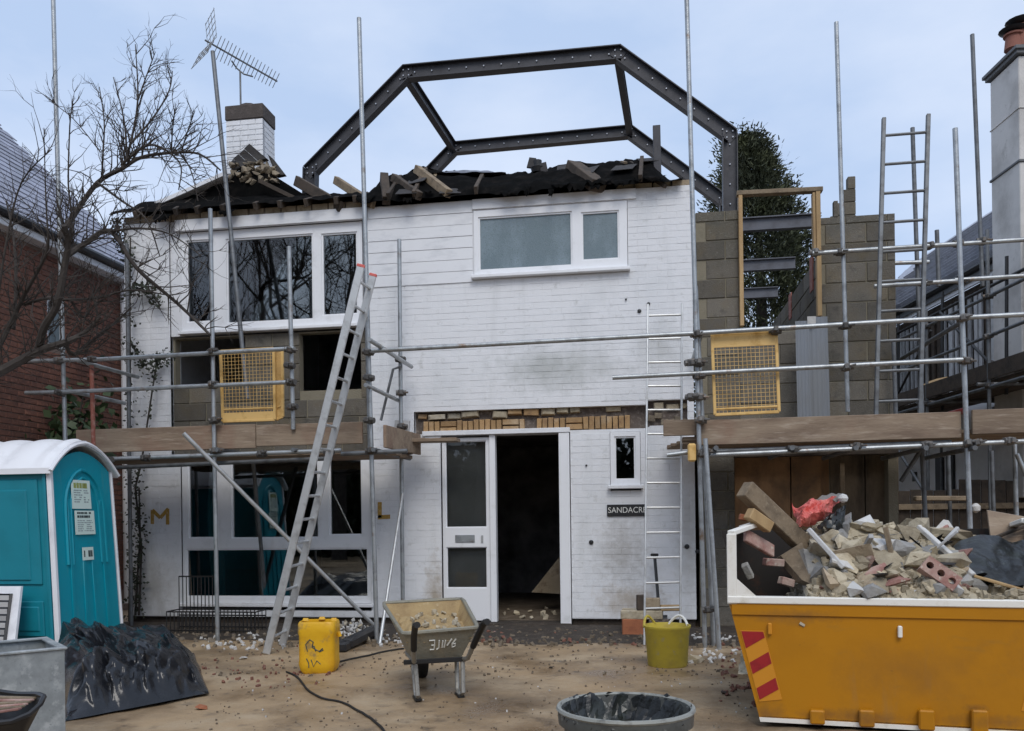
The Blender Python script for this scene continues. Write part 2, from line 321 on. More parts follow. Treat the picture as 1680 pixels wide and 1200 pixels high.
def thing(name, label, cat, loc=(0, 0, 0), group=None, local=False, rotz=0):
    o = bpy.data.objects.new(name, None); COL.objects.link(o); o.location = loc; o.rotation_euler = (0, 0, rotz); o.empty_display_size = .2
    W[o.name] = V((0, 0, 0)) if local else V(loc); return tag(o, label, cat, group)
def solo(name, mb, m, label, cat, group=None, smooth=False):
    """a thing that is one mesh, origin moved to its base"""
    xs = [p[0] for p in mb.v]; ys = [p[1] for p in mb.v]; zs = [p[2] for p in mb.v]
    b = V(((min(xs)+max(xs))/2, (min(ys)+max(ys))/2, min(zs))); mb.v = [tuple(V(p)-b) for p in mb.v]
    return tag(link(name, mb.mesh(name, m, smooth), None, b), label, cat, group)
def structure(name, mb, m, smooth=False):
    o = link(name, mb.mesh(name, m, smooth)); o['kind'] = 'structure'; return o
def text_mesh(txt, size, depth=.001):
    cu = bpy.data.curves.new('lettering', 'FONT'); cu.body = txt; cu.size = size; cu.extrude = depth; cu.align_x = 'CENTER'; cu.align_y = 'CENTER'
    o = bpy.data.objects.new('lettering', cu); COL.objects.link(o); bpy.context.view_layer.update()
    me = bpy.data.meshes.new_from_object(o.evaluated_get(bpy.context.evaluated_depsgraph_get()))
    bpy.data.objects.remove(o); return me
def fz(x, y, z=0, s=1.0): return mnoise.noise(V((x*s, y*s, z*s)))
def chunk_mesh(name, seed, m, sx=1, sy=1, sz=1, n=11):
    r = random.Random(seed); b = bmesh.new()
    for i in range(n):
        d = V((r.gauss(0, 1), r.gauss(0, 1), r.gauss(0, 1))).normalized() * r.uniform(.8, 1.15)
        for k in range(3): d[k] = max(-.72, min(.72, d[k]))
        b.verts.new((d.x*sx*.5, d.y*sy*.5, d.z*sz*.5))
    g = bmesh.ops.convex_hull(b, input=b.verts)
    bmesh.ops.delete(b, geom=list({e for e in g['geom_interior'] if isinstance(e, bmesh.types.BMVert)}), context='VERTS')
    me = bpy.data.meshes.new(name); b.to_mesh(me); b.free(); me.materials.append(m); return me
def brick_mesh(name, m, c=(.06, .06)):
    """unit brick (1 x 1 x 1), front towards -Y, arrises knocked off; scaled per brick"""
    mb = MB(); a = .5; ix, iz = a - c[0], a - c[1]
    vs_ = [(-a, a, -a), (a, a, -a), (a, a, a), (-a, a, a), (-a, -.3, -a), (a, -.3, -a), (a, -.3, a), (-a, -.3, a), (-ix, -a, -iz), (ix, -a, -iz), (ix, -a, iz), (-ix, -a, iz)]
    fs = []
    for i in range(4):
        j = (i+1) % 4; fs += [(i, j, j+4, i+4), (i+4, j+4, j+8, i+8)]
    fs.append((8, 9, 10, 11)); mb.add(vs_, fs); return mb.mesh(name, m), vs_, fs

# ------------------------------------------------------------------ ground
def gh(x, y):
    near = max(0, 1 - abs(y + 4) / 9)
    rut = 0
    for off in (-.9, .45): d = (x - 1.2 - off - .10*(y+5) + .12*fz(y*.5, off, 2)) / .13; rut -= .014*math.exp(-d*d)*(.55+.45*fz(x*3, y*3, 4))
    return (fz(x, y, 0, .8) * .022 + fz(x, y, 5, 2.7) * .012 + fz(x, y, 9, 8) * .006 + rut) * near
mb = MB(); mb.grid(lambda u, v: (lambda x, y: (x, y, gh(x, y)))(-9 + 18*u, -11 + 12*v), 220, 160)
ground = structure('ground', mb, m_mud, True)
mb = MB(); z = -.012
xs = [-400, -9, 9, 400]; ys = [-400, -11, 1, 400]
for i in range(3):
    for j in range(3):
        if (i, j) != (1, 1): mb.add([(xs[i], ys[j], z), (xs[i+1], ys[j], z), (xs[i+1], ys[j+1], z), (xs[i], ys[j+1], z)], [(0, 1, 2, 3)])
structure('far_ground', mb, m_mud)

# ------------------------------------------------------------------ the house
house = thing('house', 'white painted brick house with its roof torn off under a bare steel frame', 'house', (-1.4, 1.5, 0))
def zF(px, py, y=0.0): return PY(px, py, y).z
def xF(px, py, y=0.0): return PY(px, py, y).x
def rect(x0, y0, x1, y1, y=0.0):
    ym = (y0+y1)/2; xm = (x0+x1)/2
    return (xF(x0, ym, y), xF(x1, ym, y), zF(xm, y1, y), zF(xm, y0, y))
X0 = xF(207, 700); X1 = xF(1139, 700)
ZT = (zF(400, 349) + zF(1100, 312)) / 2
o_ul = rect(296, 372, 593, 545); o_inf = rect(280, 545, 604, 760); o_ll = rect(297, 745, 608, 1003)
o_inf = (o_inf[0], o_inf[1], o_ll[3], o_ul[2])
o_ul = (o_inf[0], o_inf[1], o_ul[2], ZT); o_ul_w = rect(296, 372, 593, 545)
o_ur = rect(777, 338, 1030, 453); o_sm = rect(1001, 708, 1051, 806); o_door = rect(724, 712, 937, 1004)
o_door = (o_door[0], o_door[1], 0, o_door[3])
o_lin = rect(679, 670, 1062, 708); o_lin2 = rect(1062, 656, 1128, 700)
o_clad = rect(606, 350, 776, 468); o_clad = (o_ul[1], o_ur[0], o_clad[2], ZT)
T_ = .26
def wall_with_holes(mb, x0, x1, z0, z1, y0, y1, holes):
    bx = sorted({x0, x1, *[min(max(h[k], x0), x1) for h in holes for k in (0, 1)]}); bz = sorted({z0, z1, *[min(max(h[k], z0), z1) for h in holes for k in (2, 3)]})
    for i in range(len(bx)-1):
        run = None
        for j in range(len(bz)-1):
            cx, cz = (bx[i]+bx[i+1])/2, (bz[j]+bz[j+1])/2
            solid = not any(h[0] < cx < h[1] and h[2] < cz < h[3] for h in holes)
            if solid and run is None: run = bz[j]
            if run is not None and (not solid or j == len(bz)-2):
                e = bz[j+1] if solid else bz[j]
                mb.box(bx[i], bx[i+1], y0, y1, run, e); run = None
holes = [o_ul, o_inf, o_ll, o_ur, o_sm, o_door, o_lin, o_lin2]
mb = MB(); wall_with_holes(mb, X0, X1, .11, ZT, .0026, T_, holes)
front = part('front_wall', mb, m_mortar, house)
mb = MB(); mb.box(X0+.01, o_door[0], .05, T_, -.1, .108); mb.box(o_door[1], X1-.01, .05, T_, -.1, .108)
part('plinth', mb, m_soil, house)
mb = MB(); mb.box(X0, X0+.25, T_+.002, 6.2, -.1, ZT); part('side_wall', mb, m_mortar, house)
mb = MB(); mb.box(X1-.24, X1, T_+.002, 6.2, -.1, ZT); part('side_wall', mb, m_mortar, house)
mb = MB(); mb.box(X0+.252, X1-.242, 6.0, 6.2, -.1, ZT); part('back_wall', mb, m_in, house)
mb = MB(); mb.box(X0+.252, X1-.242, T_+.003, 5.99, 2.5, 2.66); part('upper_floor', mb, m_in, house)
mb = MB(); mb.box(X0+.252, X1-.242, T_+.003, 5.99, ZT-.10, ZT-.02); part('added_ceiling', mb, m_in, house)  # added out of view to keep daylight out of the rooms
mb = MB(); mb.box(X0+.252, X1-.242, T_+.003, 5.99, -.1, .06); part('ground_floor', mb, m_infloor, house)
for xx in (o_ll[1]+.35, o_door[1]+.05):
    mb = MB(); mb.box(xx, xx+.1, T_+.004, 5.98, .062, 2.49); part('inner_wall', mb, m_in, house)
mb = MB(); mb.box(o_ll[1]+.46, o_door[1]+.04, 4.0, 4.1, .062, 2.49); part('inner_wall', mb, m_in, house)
for m_ in (m_paint, m_mortar):
    stain(m_, PY(915, 605, 0), (.85, .5, .30), (.33, .35, .33), .62); stain(m_, PY(1085, 575, 0), (.35, .5, .35), (.36, .37, .35), .5)
    stain(m_, PY(1035, 985, 0), (.45, .5, .22), (.33, .24, .13), .6, 7); stain(m_, PY(715, 985, 0), (.16, .5, .55), (.30, .22, .12), .7, 9); stain(m_, PY(1020, 905, 0), (.35, .5, .45), (.33, .31, .28), .6, 11)
    stain(m_, PY(1130, 880, 0), (.2, .5, .9), (.40, .38, .33), .5, 8); stain(m_, PY(250, 960, 0), (.35, .5, .5), (.36, .33, .28), .55, 5)
# painted bricks: 250 nearest as parts, the rest joined
bm_w, bv, bf = brick_mesh('brick', m_paint, (.012, .03))
cut = holes + [o_clad]; bricks = []
k = 0; z = .118
r2 = random.Random(5)
while z < ZT - .03:
    h = min(.0722, ZT - z); zc = z + h/2
    blocked = sorted([(a[0], a[1]) for a in cut if a[2]-.02 < zc < a[3]+.02]); x = X0 + .0; segs = []; cur = X0
    for a, b in blocked:
        if a - cur > .03: segs.append((cur, a))
        cur = max(cur, b)
    if X1 - cur > .03: segs.append((cur, X1))
    for a, b in segs:
        x = X0 - (.1125 if k % 2 else 0)
        while x < b:
            l, r_ = max(x, a), min(x + .2225, b)
            if r_ - l > .03: bricks.append(((l+r_)/2, zc, r_-l, h, r2.uniform(-.001, .0022)))
            x += .225
    z += .075; k += 1
bricks.sort(key=lambda b: (V((b[0], 0, b[1])) - CAM).length)
mbb = MB()
for i, (x, zc, l, h, pr) in enumerate(bricks):
    yc = .03 - pr
    if i < 240: inst('brick', bm_w, front, (x, yc, zc), scale=(l, .06, h))
    else: mbb.add([(p[0]*l, p[1]*.06, p[2]*h) for p in bv], bf, Matrix.Translation((x, yc, zc)))
part('painted_brickwork', mbb, m_paint, front, stuff=True)
# exposed buff brick band over the door
lint = MB(); lint.box(o_lin[0], o_lin2[1], .10, T_, o_lin[2], o_lin2[3]); 
lint = part('lintel_course', lint, m_mortar_d, house)
bm_y = brick_mesh('brick', m_brick_y, (.05, .06))[0]; bm_k = brick_mesh('brick', m_rubble, (.1, .1))[0]
x = o_lin[0] + .04; zb = o_lin[2]; i = 0
Hh = o_lin[3] - o_lin[2]
while x < o_lin[1] - .02:
    gap = i in (0, 19, 20, 37, 38, 39, 40)
    if not gap:
        if i % 11 in (4, 5, 6) :
            if i % 11 == 5:
                for q in range(2): inst('brick', bm_y, lint, (x+.03, .075+rnd.uniform(-.012, .012), zb+.045+q*.078), scale=(.2, .09, .066))
        else:
            inst('brick', bm_y, lint, (x+.03, .072+rnd.uniform(-.012, .014), zb + .082 + rnd.uniform(-.004, .004)), (0, rnd.uniform(-.03, .03), 0), (.060, .09, .155 + rnd.uniform(-.02, .015)))
    x += .0695; i += 1
x = o_lin[0] + .03; 
while x < o_lin2[1] - .05:
    l = rnd.uniform(.09, .22); zt = o_lin[3] - .045 if x < o_lin[1] else o_lin2[3] - .06
    if rnd.random() < .82:
        inst('brick', bm_k if rnd.random() < .6 else bm_y, lint, (x+l/2, .085+rnd.uniform(-.03, .03), zt + rnd.uniform(-.02, .02)), (rnd.uniform(-.15, .15), rnd.uniform(-.08, .08), rnd.uniform(-.15, .15)), (l, .09, rnd.uniform(.05, .085)))
    x += l + rnd.uniform(.005, .03)
bm_d = brick_mesh('brick', m_lump, (.1, .1))[0]
for q in range(6):
    inst('brick', bm_d, lint, (o_lin2[0]+.05+q*.075, .09, o_lin2[2]+.06+rnd.uniform(-.02, .08)), (0, rnd.uniform(-.2, .2), 0), (.09, .08, .07))
# cream bricks bared along the top of the left half
bm_c = brick_mesh('brick', m_brick_c, (.03, .06))[0]
x = X0 + .02; wp = MB(); wp.box(X0, o_ul[1]+.02, .03, T_, ZT+.001, ZT+.10); wp = part('wall_plate_course', wp, m_mortar_d, house)
while x < o_ul[1] - .1:
    l = rnd.uniform(.19, .225); inst('brick', bm_c, wp, (x+l/2, .045+rnd.uniform(-.012, .012), ZT+.048), scale=(l-.012, .09, .085)); x += l
x = xF(1010, 320)
while x < X1 - .12:
    l = .215; inst('brick', bm_c if rnd.random() < .5 else bm_k, wp, (x+l/2, .07+rnd.uniform(-.012, .012), ZT+.035), scale=(l-.012, .10, .065)); x += l
# --- cladding boards
cl = MB(); cl.box(o_clad[0], o_clad[1]-.01, .013, .03, o_clad[2], o_clad[3]-.002); cl = part('cladding', cl, m_board, house)
nb = 7; hb = (o_clad[3]-o_clad[2]-.01)/nb
for i in range(nb):
    z0 = o_clad[2] + i*hb; mb = MB(); y = -.010 + rnd.uniform(-.002, .002)
    x0, x1 = o_clad[0]+.03, o_clad[1]-.012
    mb.add([(x0, y-.002, z0+.002), (x1, y-.002, z0+.002), (x1, y+.002, z0+hb-.002), (x0, y+.002, z0+hb-.002), (x0, .02, z0), (x1, .02, z0), (x1, .02, z0+hb-.002), (x0, .02, z0+hb-.002)],
           [(0, 1, 2, 3), (0, 4, 5, 1), (3, 2, 6, 7), (0, 3, 7, 4), (1, 5, 6, 2)]); part('plank', mb, m_board, cl)
# --- head board across the window tops on the right, and over the left windows
mb = MB(); zz = zF(905, 322); mb.box(o_clad[1]-.005, o_ur[1]+.10, -.030, .011, o_ur[3]+.012, ZT-.005); part('fascia', mb, m_board, house)
mb = MB(); mb.box(o_ul_w[0]-.05, o_ul[1]+.02, -.035, .03, o_ul_w[3]+.012, ZT-.004); part('fascia', mb, m_board, house)
mb = MB(); mb.box(o_inf[0], o_ul_w[0], .03, T_, o_ul[2]+.006, ZT-.006); part('reveal', mb, m_board, house)

def window(name, outer, panes, parent, y=-.0, frame_m=None, glass_ms=None, sill=True, bead=.02, depth=.07, label=None):
    f = MB(); wall_with_holes(f, outer[0], outer[1], outer[2], outer[3], y, y+depth, panes)
    root = part(name, f, frame_m or m_frame, parent, label=label)
    for i, p in enumerate(panes):
        b = MB(); t = bead
        wall_with_holes(b, p[0], p[1], p[2], p[3], y+.016, y+depth-.01, [(p[0]+t, p[1]-t, p[2]+t, p[3]-t)]); part('sash_bead', b, m_frame, root)
        g = MB(); g.box(p[0]+t-.004, p[1]-t+.004, y+.034, y+.042, p[2]+t-.004, p[3]-t+.004); part('pane', g, (glass_ms or [m_glass]*9)[i], root)
    if sill:
        g = MB(); g.box(outer[0]-.03, outer[1]+.03, y-.07, y+.05, outer[2]-.045, outer[2]-.003, .006); part('sill', g, m_frame, root)
    return root
P_ = lambda a: [rect(*q) for q in a]
wu = window('window', (o_ul_w[0], o_ul_w[1]+.0, zF(440, 537), zF(440, 372)), P_([(303, 392, 349, 528), (369, 386, 512, 527), (526, 380, 585, 516)]), house, .035, label='wide white window of three panes reflecting bare branches')
window('window', (o_ur[0]+.005, o_ur[1]-.005, zF(905, 446), o_ur[3]-.004), P_([(785, 352, 939, 441), (954, 347, 1016, 427)]), house, -.012, glass_ms=[m_frost, m_frost], label='white window with grey obscured glass')
wl = window('window', (o_ll[0]+.004, o_ll[1]-.004, zF(452, 990), zF(452, 747)), P_([(306, 752, 350, 884), (377, 752, 521, 884), (538, 752, 593, 879), (303, 900, 603, 981)]), house, .03, label='large white ground floor window with dark glass')
window('window', (o_sm[0]+.004, o_sm[1]-.004, zF(1026, 796), o_sm[3]-.004), P_([(1008, 716, 1043, 788)]), house, -.012, label='small white window beside the front door')
# curtains behind the narrow panes
for (a, b, c, d) in ((306, 752, 350, 985), (300, 390, 352, 530), (372, 384, 512, 527)):
    q = rect(a, b, c, d); n = 26
    mb = MB(); mb.grid(lambda u, v: (q[0]+(q[1]-q[0])*u*(.95 if b > 700 else (1 if a < 350 else .98)), .30 + .02*math.sin(u*n*1.3)+.008*math.sin(u*71), q[2]+(q[3]-q[2])*v), 60, 1)
    if a != 372: part('curtain', mb, m_curtain, house, True)
# --- blockwork infill of the bay between the two left windows
inf = MB(); yi = .06
oL = rect(287, 552, 402, 632, yi); oR = rect(491, 543, 592, 640, yi)
oL = (oL[0], oL[1], oL[2], o_inf[3]-.02); oR = (oR[0], oR[1], oR[2], o_inf[3]-.02)
wall_with_holes(inf, o_inf[0]+.003, o_inf[1]-.003, o_inf[2]+.003, o_inf[3]-.004, yi+.012, yi+.13, [oL, oR]); inf = part('infill_wall', inf, m_blockmort, house)
bm_b = brick_mesh('block', m_block, (.012, .025))[0]
def blocks(parent, x0, x1, z0, z1, y, holes_, off=0.0, bl=.44, bh=.215, ptch=.225, th=.05):
    z = z0; k = 0
    while z < z1 - .03:
        h = min(bh, z1 - z); x = x0 - ((bl+.01)/2 if k % 2 else 0) + off
        zc = z + h/2
        bl_ = sorted([(a[0], a[1]) for a in holes_ if a[2] < zc < a[3]])
        while x < x1:
            l, r_ = max(x, x0), min(x+bl, x1); pieces = [(l, r_)]
            for a, b in bl_:
                pieces = [q for (c, d) in pieces for q in ((c, min(d, a)), (max(c, b), d)) if q[1]-q[0] > .03]
            for c, d in pieces:
                if d - c > .03: inst('block', bm_b, parent, ((c+d)/2, y+th/2+rnd.uniform(-.004, .004), zc), scale=(d-c-.004, th, h))
            x += bl + .01
        z += ptch; k += 1
blocks(inf, o_inf[0]+.003, o_inf[1]-.003, o_inf[2]+.003, o_inf[3]-.004, yi, [oL, oR])
# --- front door screen: glazed door, open doorway
dp = P_([(729, 723, 797, 866), (731, 898, 798, 966)])
dr = rect(725, 718, 803, 1000); dr = (dr[0], dr[1], .075, dr[3])
door = window('door', dr, dp, house, .05, glass_ms=[glass('door_glass', (.72, .73, .72), 1.5)]*2, sill=False, bead=.012, label='white half glazed front door with a letter plate')
dz = zF(764, 884, .05); dx = xF(763, 884, .05)
mb = MB(); mb.box(dx-.12, dx+.12, .038, .052, dz-.045, dz+.045, .006); lp = part('letter_plate', mb, m_galv, door)
mb = MB(); mb.box(dx+.20, dx+.225, .036, .052, dz-.05, dz+.04, .004); part('handle', mb, m_alu, door)
pr = rect(797, 716, 811, 1000); mb = MB(); mb.box(dr[1]+.002, dr[1]+.075, .02, .14, .06, o_door[3]-.004, .004); part('door_post', mb, m_frame, house)
pr = rect(918, 712, 936, 1000); mb = MB(); mb.box(pr[0], pr[1]-.004, -.012, .16, .04, o_door[3]-.004, .004); part('door_post', mb, m_frame, house)
mb = MB(); mb.box(o_door[0]-.22, o_door[1]-.002, -.022, .14, o_door[3]-.002, o_door[3]+.055, .004); part('door_head', mb, m_board, house)
mb = MB(); mb.box(o_door[0]+.01, o_door[1]-.01, -.06, .3, -.05, .055, .01); part('doorstep', mb, m_soil, house)
# the grey blind behind the upper door glass
mb = MB(); mb.box(dr[0]+.02, dr[1]-.02, .22, .24, .08, dr[3]-.02); part('screen', mb, m_dgrey, house)
# --- chimney
cy0 = 1.3; cx0 = xF(371, 230, cy0); cx1 = xF(431, 230, cy0); zc1 = zF(400, 172, cy0); zc2 = zF(400, 196, cy0)
cy1 = cy0
while True:
    p = V((cx1, cy1, zc2)) - CAM
    if 840 + FPX * p.dot(RT) / p.dot(FW) > 450 or cy1 > 4: break
    cy1 += .02
chim = MB(); chim.box(cx0+.012, cx1-.012, cy0+.012, cy1-.012, ZT-.9, zc2); chim = part('chimney', chim, m_mortar, house)
mb = MB(); mb.box(cx0-.012, cx1+.012, cy0-.012, cy1+.012, zc2+.001, zc1, .01); part('cap_band', mb, m_chimd, chim)
mb = MB(); mb.lathe([(.16, zc1), (.15, zc1+.05), (.13, zc1+.06)], 12, Matrix.Translation(((cx0+cx1)/2, (cy0+cy1)/2, 0))); part('flue', mb, m_chimd, chim)
z = zc2 - .075; k = 0
while z > ZT + .1:
    for face in (0, 1):
        a, b = (cx0, cx1) if face == 0 else (cy0, cy1); x = a - (.1125 if k % 2 else 0)
        while x < b:
            l, r_ = max(x, a), min(x+.215, b)
            if r_-l > .03:
                if face == 0: inst('brick', bm_w, chim, ((l+r_)/2, cy0+.03, z+.033), scale=(r_-l, .06, .066))
                else: inst('brick', bm_w, chim, (cx1-.03, (l+r_)/2, z+.033), (0, 0, R(90)), scale=(r_-l, .06, .066))
            x += .225
    z -= .15 if False else .075; k += 1
# ------------------------------------------------------------------ torn roof
roof = MB()
prof = [(232, 345), (245, 336), (262, 330), (300, 322), (345, 322), (400, 318), (470, 320), (498, 323), (512, 316), (540, 322), (556, 318), (580, 324), (600, 316), (622, 320), (628, 291), (645, 287), (662, 290), (690, 274), (720, 280), (760, 284), (820, 287), (880, 281), (935, 271), (965, 270), (1000, 265), (1040, 262), (1069, 259), (1076, 275), (1090, 296), (1096, 306)]
yb = .55
top = [PY(a, b, yb) for a, b in prof]; xs_ = [t.x for t in top]
def ptop(x):
    if x <= xs_[0]: return top[0].z
    for i in range(len(xs_)-1):
        if xs_[i] <= x <= xs_[i+1]: t = (x-xs_[i])/(xs_[i+1]-xs_[i]+1e-9); return top[i].z*(1-t)+top[i+1].z*t
    return top[-1].z
def froof(u, v):
    x = X0 - .12 + (X1 - .1 - X0 + .12)*u; zt = max(ptop(x), ZT+.08); z0 = ZT + (.095 if x < o_ul[1] else .015)
    y = -.14 + (.55+.14)*v + .03*fz(x*3, v*3, 1); z = z0 + (zt - z0)*(v**.8) + (.04*fz(x*4, v*4, 7) + .02*fz(x*13, v*9, 5) if 0 < v < 1 else (.035*fz(x*7, 0, 3) + .03*fz(x*19, 0, 6) if v == 1 else -.05*max(0, fz(x*5, 0, 9))))
    return (x, y, z)
roof.grid(froof, 260, 10)
roof.grid(lambda u, v: (lambda p: (p[0], .55 + 1.6*v, p[2] - .55*v + .05*fz(p[0]*2, v*3, 4)))(froof(u, 1)), 100, 5)
roof = part('roof', roof, m_felt, house, True)
def rafter(a, b, ya, yb_, h, w_, m=None, lab=None):
    mb = MB(); mb.beam(PY(*a, ya), PY(*b, yb_), h, w_, (0, 0, 1), .006); part('rafter', mb, m or m_timber, roof, label=lab)
rafter((486, 297), (560, 340), .5, -.05, .13, .06, m_dtimber)
rafter((551, 296), (612, 336), .6, -.05, .10, .07, m_timber)
rafter((684, 278), (736, 318), .35, -.12, .10, .09, m_timber, 'pale timber rafter end lying down the torn roof')
rafter((646, 292), (688, 322), .3, -.14, .10, .08, m_dtimber)
rafter((630, 290), (634, 330), .2, -.1, .12, .1, m_dtimber)
rafter((940, 274), (982, 306), .40, -.10, .14, .20, m_dtimber)
rafter((1034, 268), (1092, 306), .40, -.08, .05, .05, m_dtimber)
for a in [q_ + rnd.uniform(-11, 11) for q_ in range(250, 1080, 44)]:
    q = prof[0]; x = xF(a, 320, .1); mb = MB(); zt = ptop(x)
    if a < 620 or rnd.random() < .5:
        mb.beam((x, -.16, ZT+.05), (x+rnd.uniform(-.05, .05), .5, max(zt-.05, ZT+.1)+rnd.uniform(-.02, .03)), .09, .045, (0, 0, 1), .004); part('rafter', mb, m_dtimber, roof)
# loose tiles left along the eaves
tile = MB(); tile.box(-.13, .13, -.17, .17, -.004, .004, .002); tile_me = tile.mesh('roof_tile', m_tile)
for i in range(7):
    px = rnd.uniform(636, 1066); x = xF(px, 290, .3); v = rnd.uniform(.1, .95)
    u = (x - (X0-.12))/(X1-.1-X0+.12); p = froof(u, v)
    if p[2] < ZT+.05: continue
    inst('roof_tile', tile_me, roof, (p[0], p[1], p[2]+.012), (R(32)+rnd.uniform(-.1, .1), rnd.uniform(-.06, .06), rnd.uniform(-.3, .3)), (1, 1, 1))
for (px, py, yy, ry) in ((872, 268, .5, .2), (892, 276, .45, -.2), (880, 272, .48, .0)):
    inst('roof_tile', tile_me, roof, PY(px, py, yy), (R(70), ry, 0), (.34, .45, 3))
mb = MB(); c = PY(882, 276, .5); mb.lathe([(.07, -.06), (.09, 0), (.05, .03), (.055, .09), (.03, .10)], 10, Matrix.Translation(c)); part('roof_vent', mb, m_blackp, roof, True)
mb = MB(); mb.grid(lambda u, v: (lambda b: tuple(V(b) + V((0, 0, .10*math.sin(math.pi*u)*(1-abs(2*v-1))**.6 + .02*fz(u*6, v*5, 2)))))((lambda p: (p.x, .38+.4*v, p.z-.04))(PY(712+120*u, 284, .5))), 20, 6)
part('membrane', mb, m_feltb, roof, True)
# torn strips of felt hanging over the eaves, battens lying about
for i in range(16):
    px = rnd.uniform(640, 1080) if i < 12 else rnd.uniform(260, 600); x = xF(px, 300, -.1); wd = rnd.uniform(.08, .35); dl_ = rnd.uniform(.05, .16); sd_ = rnd.uniform(0, 50); zt_ = ZT + rnd.uniform(.03, .12)
    mb = MB(); mb.grid(lambda u, v: (x + wd*(u-.5)*(1-.4*v) + .02*fz(u*3, v*3, sd_), -.155 - .03*math.sin(v*2.2) + .02*fz(u*4, v*3, sd_+5) + .06*(1-v)*(1-v), zt_ - dl_*v*(1 + .5*fz(u*6, 0, sd_))), 8, 5); part('torn_felt', mb, m_felt, roof, True)
for i in range(4):
    px = rnd.uniform(640, 1060); x = xF(px, 285, .3); a = V(froof((x - (X0-.12))/(X1-.1-X0+.12), .8)); d = V((rnd.uniform(-.6, .6), rnd.uniform(-.3, -.1), rnd.uniform(-.22, -.1)))
    mb = MB(); mb.beam(a, a + d*rnd.uniform(.5, 1), .025, .045, (0, 0, 1), .003); part('batten', mb, m_dtimber if i % 3 else m_timber, roof)
# gable remnant with barge boards and bared masonry
gy = .28
mb = MB(); gp = [(258, 338), (300, 322), (372, 288), (405, 276), (452, 290), (500, 320), (506, 338)]
mb.prism(gp, lambda p: PY(p[0], p[1], gy), lambda p: tuple(PY(p[0], p[1], gy) + V((0, .9, 0)))); gab = part('gable', mb, m_felt, house)  # black body stands in for the dark void under the barge boards
mb = MB(); mb.beam(PY(262, 333, gy-.10), PY(374, 283, gy-.10), .05, .03, (0, 0, 1), .003); part('barge_board', mb, m_board, gab)
mb = MB(); mb.beam(PY(258, 338, gy-.03), PY(374, 288, gy-.03), .07, .1, (0, 0, 1), .003); part('barge_board', mb, m_greywood, gab)
mb = MB(); mb.beam(PY(425, 297, gy-.12), PY(490, 329, gy-.12), .05, .04, (0, 0, 1), .003); part('barge_board', mb, m_dtimber, gab)
lump_me = [chunk_mesh('brick', 800+i, m_lump, 1, 1, 1, 12) for i in range(5)]
for i in range(60):
    px = rnd.uniform(374, 458); lo = 300 + max(0, px-440)*.6; hi = 262 + abs(px-412)*.28
    py = rnd.uniform(hi, lo); 
    inst('brick', lump_me[i % 5], gab, PY(px, py, gy+.03+rnd.uniform(-.05, .05)), (rnd.uniform(-.3, .3), rnd.uniform(-.5, .5), rnd.uniform(-.4, .4)), (rnd.uniform(.08, .24), .12, rnd.uniform(.06, .13)))
for pts, n in (([(376, 272), (412, 238), (440, 262), (383, 281)], 4), ([(441, 255), (449, 262), (469, 288), (455, 291)], 3)):
    q = [PY(a, b, gy+.1-.02*i_) for i_, (a, b) in enumerate(pts)]
    for i in range(n):
        mb = MB(); e0, e1 = q[0].lerp(q[1], i/n), q[0].lerp(q[1], (i+1)/n-.01); f0, f1 = q[3].lerp(q[2], i/n), q[3].lerp(q[2], (i+1)/n-.01)
        o_ = V((0, .035, 0)); vv = [e0, e1, f1, f0]; vv = [a - o_*(1+.3*(i % 2)) for a in vv] + [a + o_ for a in vv]
        mb.add(vv, [(0, 1, 2, 3), (7, 6, 5, 4), (0, 4, 5, 1), (1, 5, 6, 2), (2, 6, 7, 3), (3, 7, 4, 0)]); part('roof_tile', mb, m_tile, gab)
# dark post at the right end of the eaves
mb = MB(); mb.beam(PY(1077, 208, .35), PY(1079, 298, .35), .09, .09, (0, 1, 0), .004); part('post', mb, m_steel, house)

# ------------------------------------------------------------------ steel frame
def ibeam(mb, p, q, h, w_, side, t=.014):
    """I section from p to q; side = direction across the web (web normal)"""
    p = V(p); q = V(q); d = (q-p).normalized(); n = V(side); n = (n - d*n.dot(d)).normalized(); u = n.cross(d).normalized()
    mb.beam(p, q, h - 2*t, t*.9, u)
    for s_ in (-1, 1): mb.beam(p + u*s_*(h/2-t/2), q + u*s_*(h/2-t/2), t, w_, u)
frame = thing('steel_frame', 'dark steel frame of sloping beams standing above the torn roof', 'steel frame', (0, 2.6, ZT-.3))
boltsky_me = MB(); boltsky_me.lathe([(.010, -.012), (.010, .012)], 6, Matrix.Rotation(R(90), 4, 'X')); boltsky_me = boltsky_me.mesh('bolt_sky_dot', m_boltsky)
YA = 1.9; pA = [(509, 330), (510, 281), (667, 121), (1014, 89), (1197, 222), (1198, 352)]
qA = [PY(a, b, YA) for a, b in pA]
YB = 4.15; pB = [(700, 290), (745, 244), (1033, 217), (1190, 333), (1190, 350)]
qB = [PY(a, b, YB) for a, b in pB]
qB[0] = qB[1] + (qB[0]-qB[1])*1.6
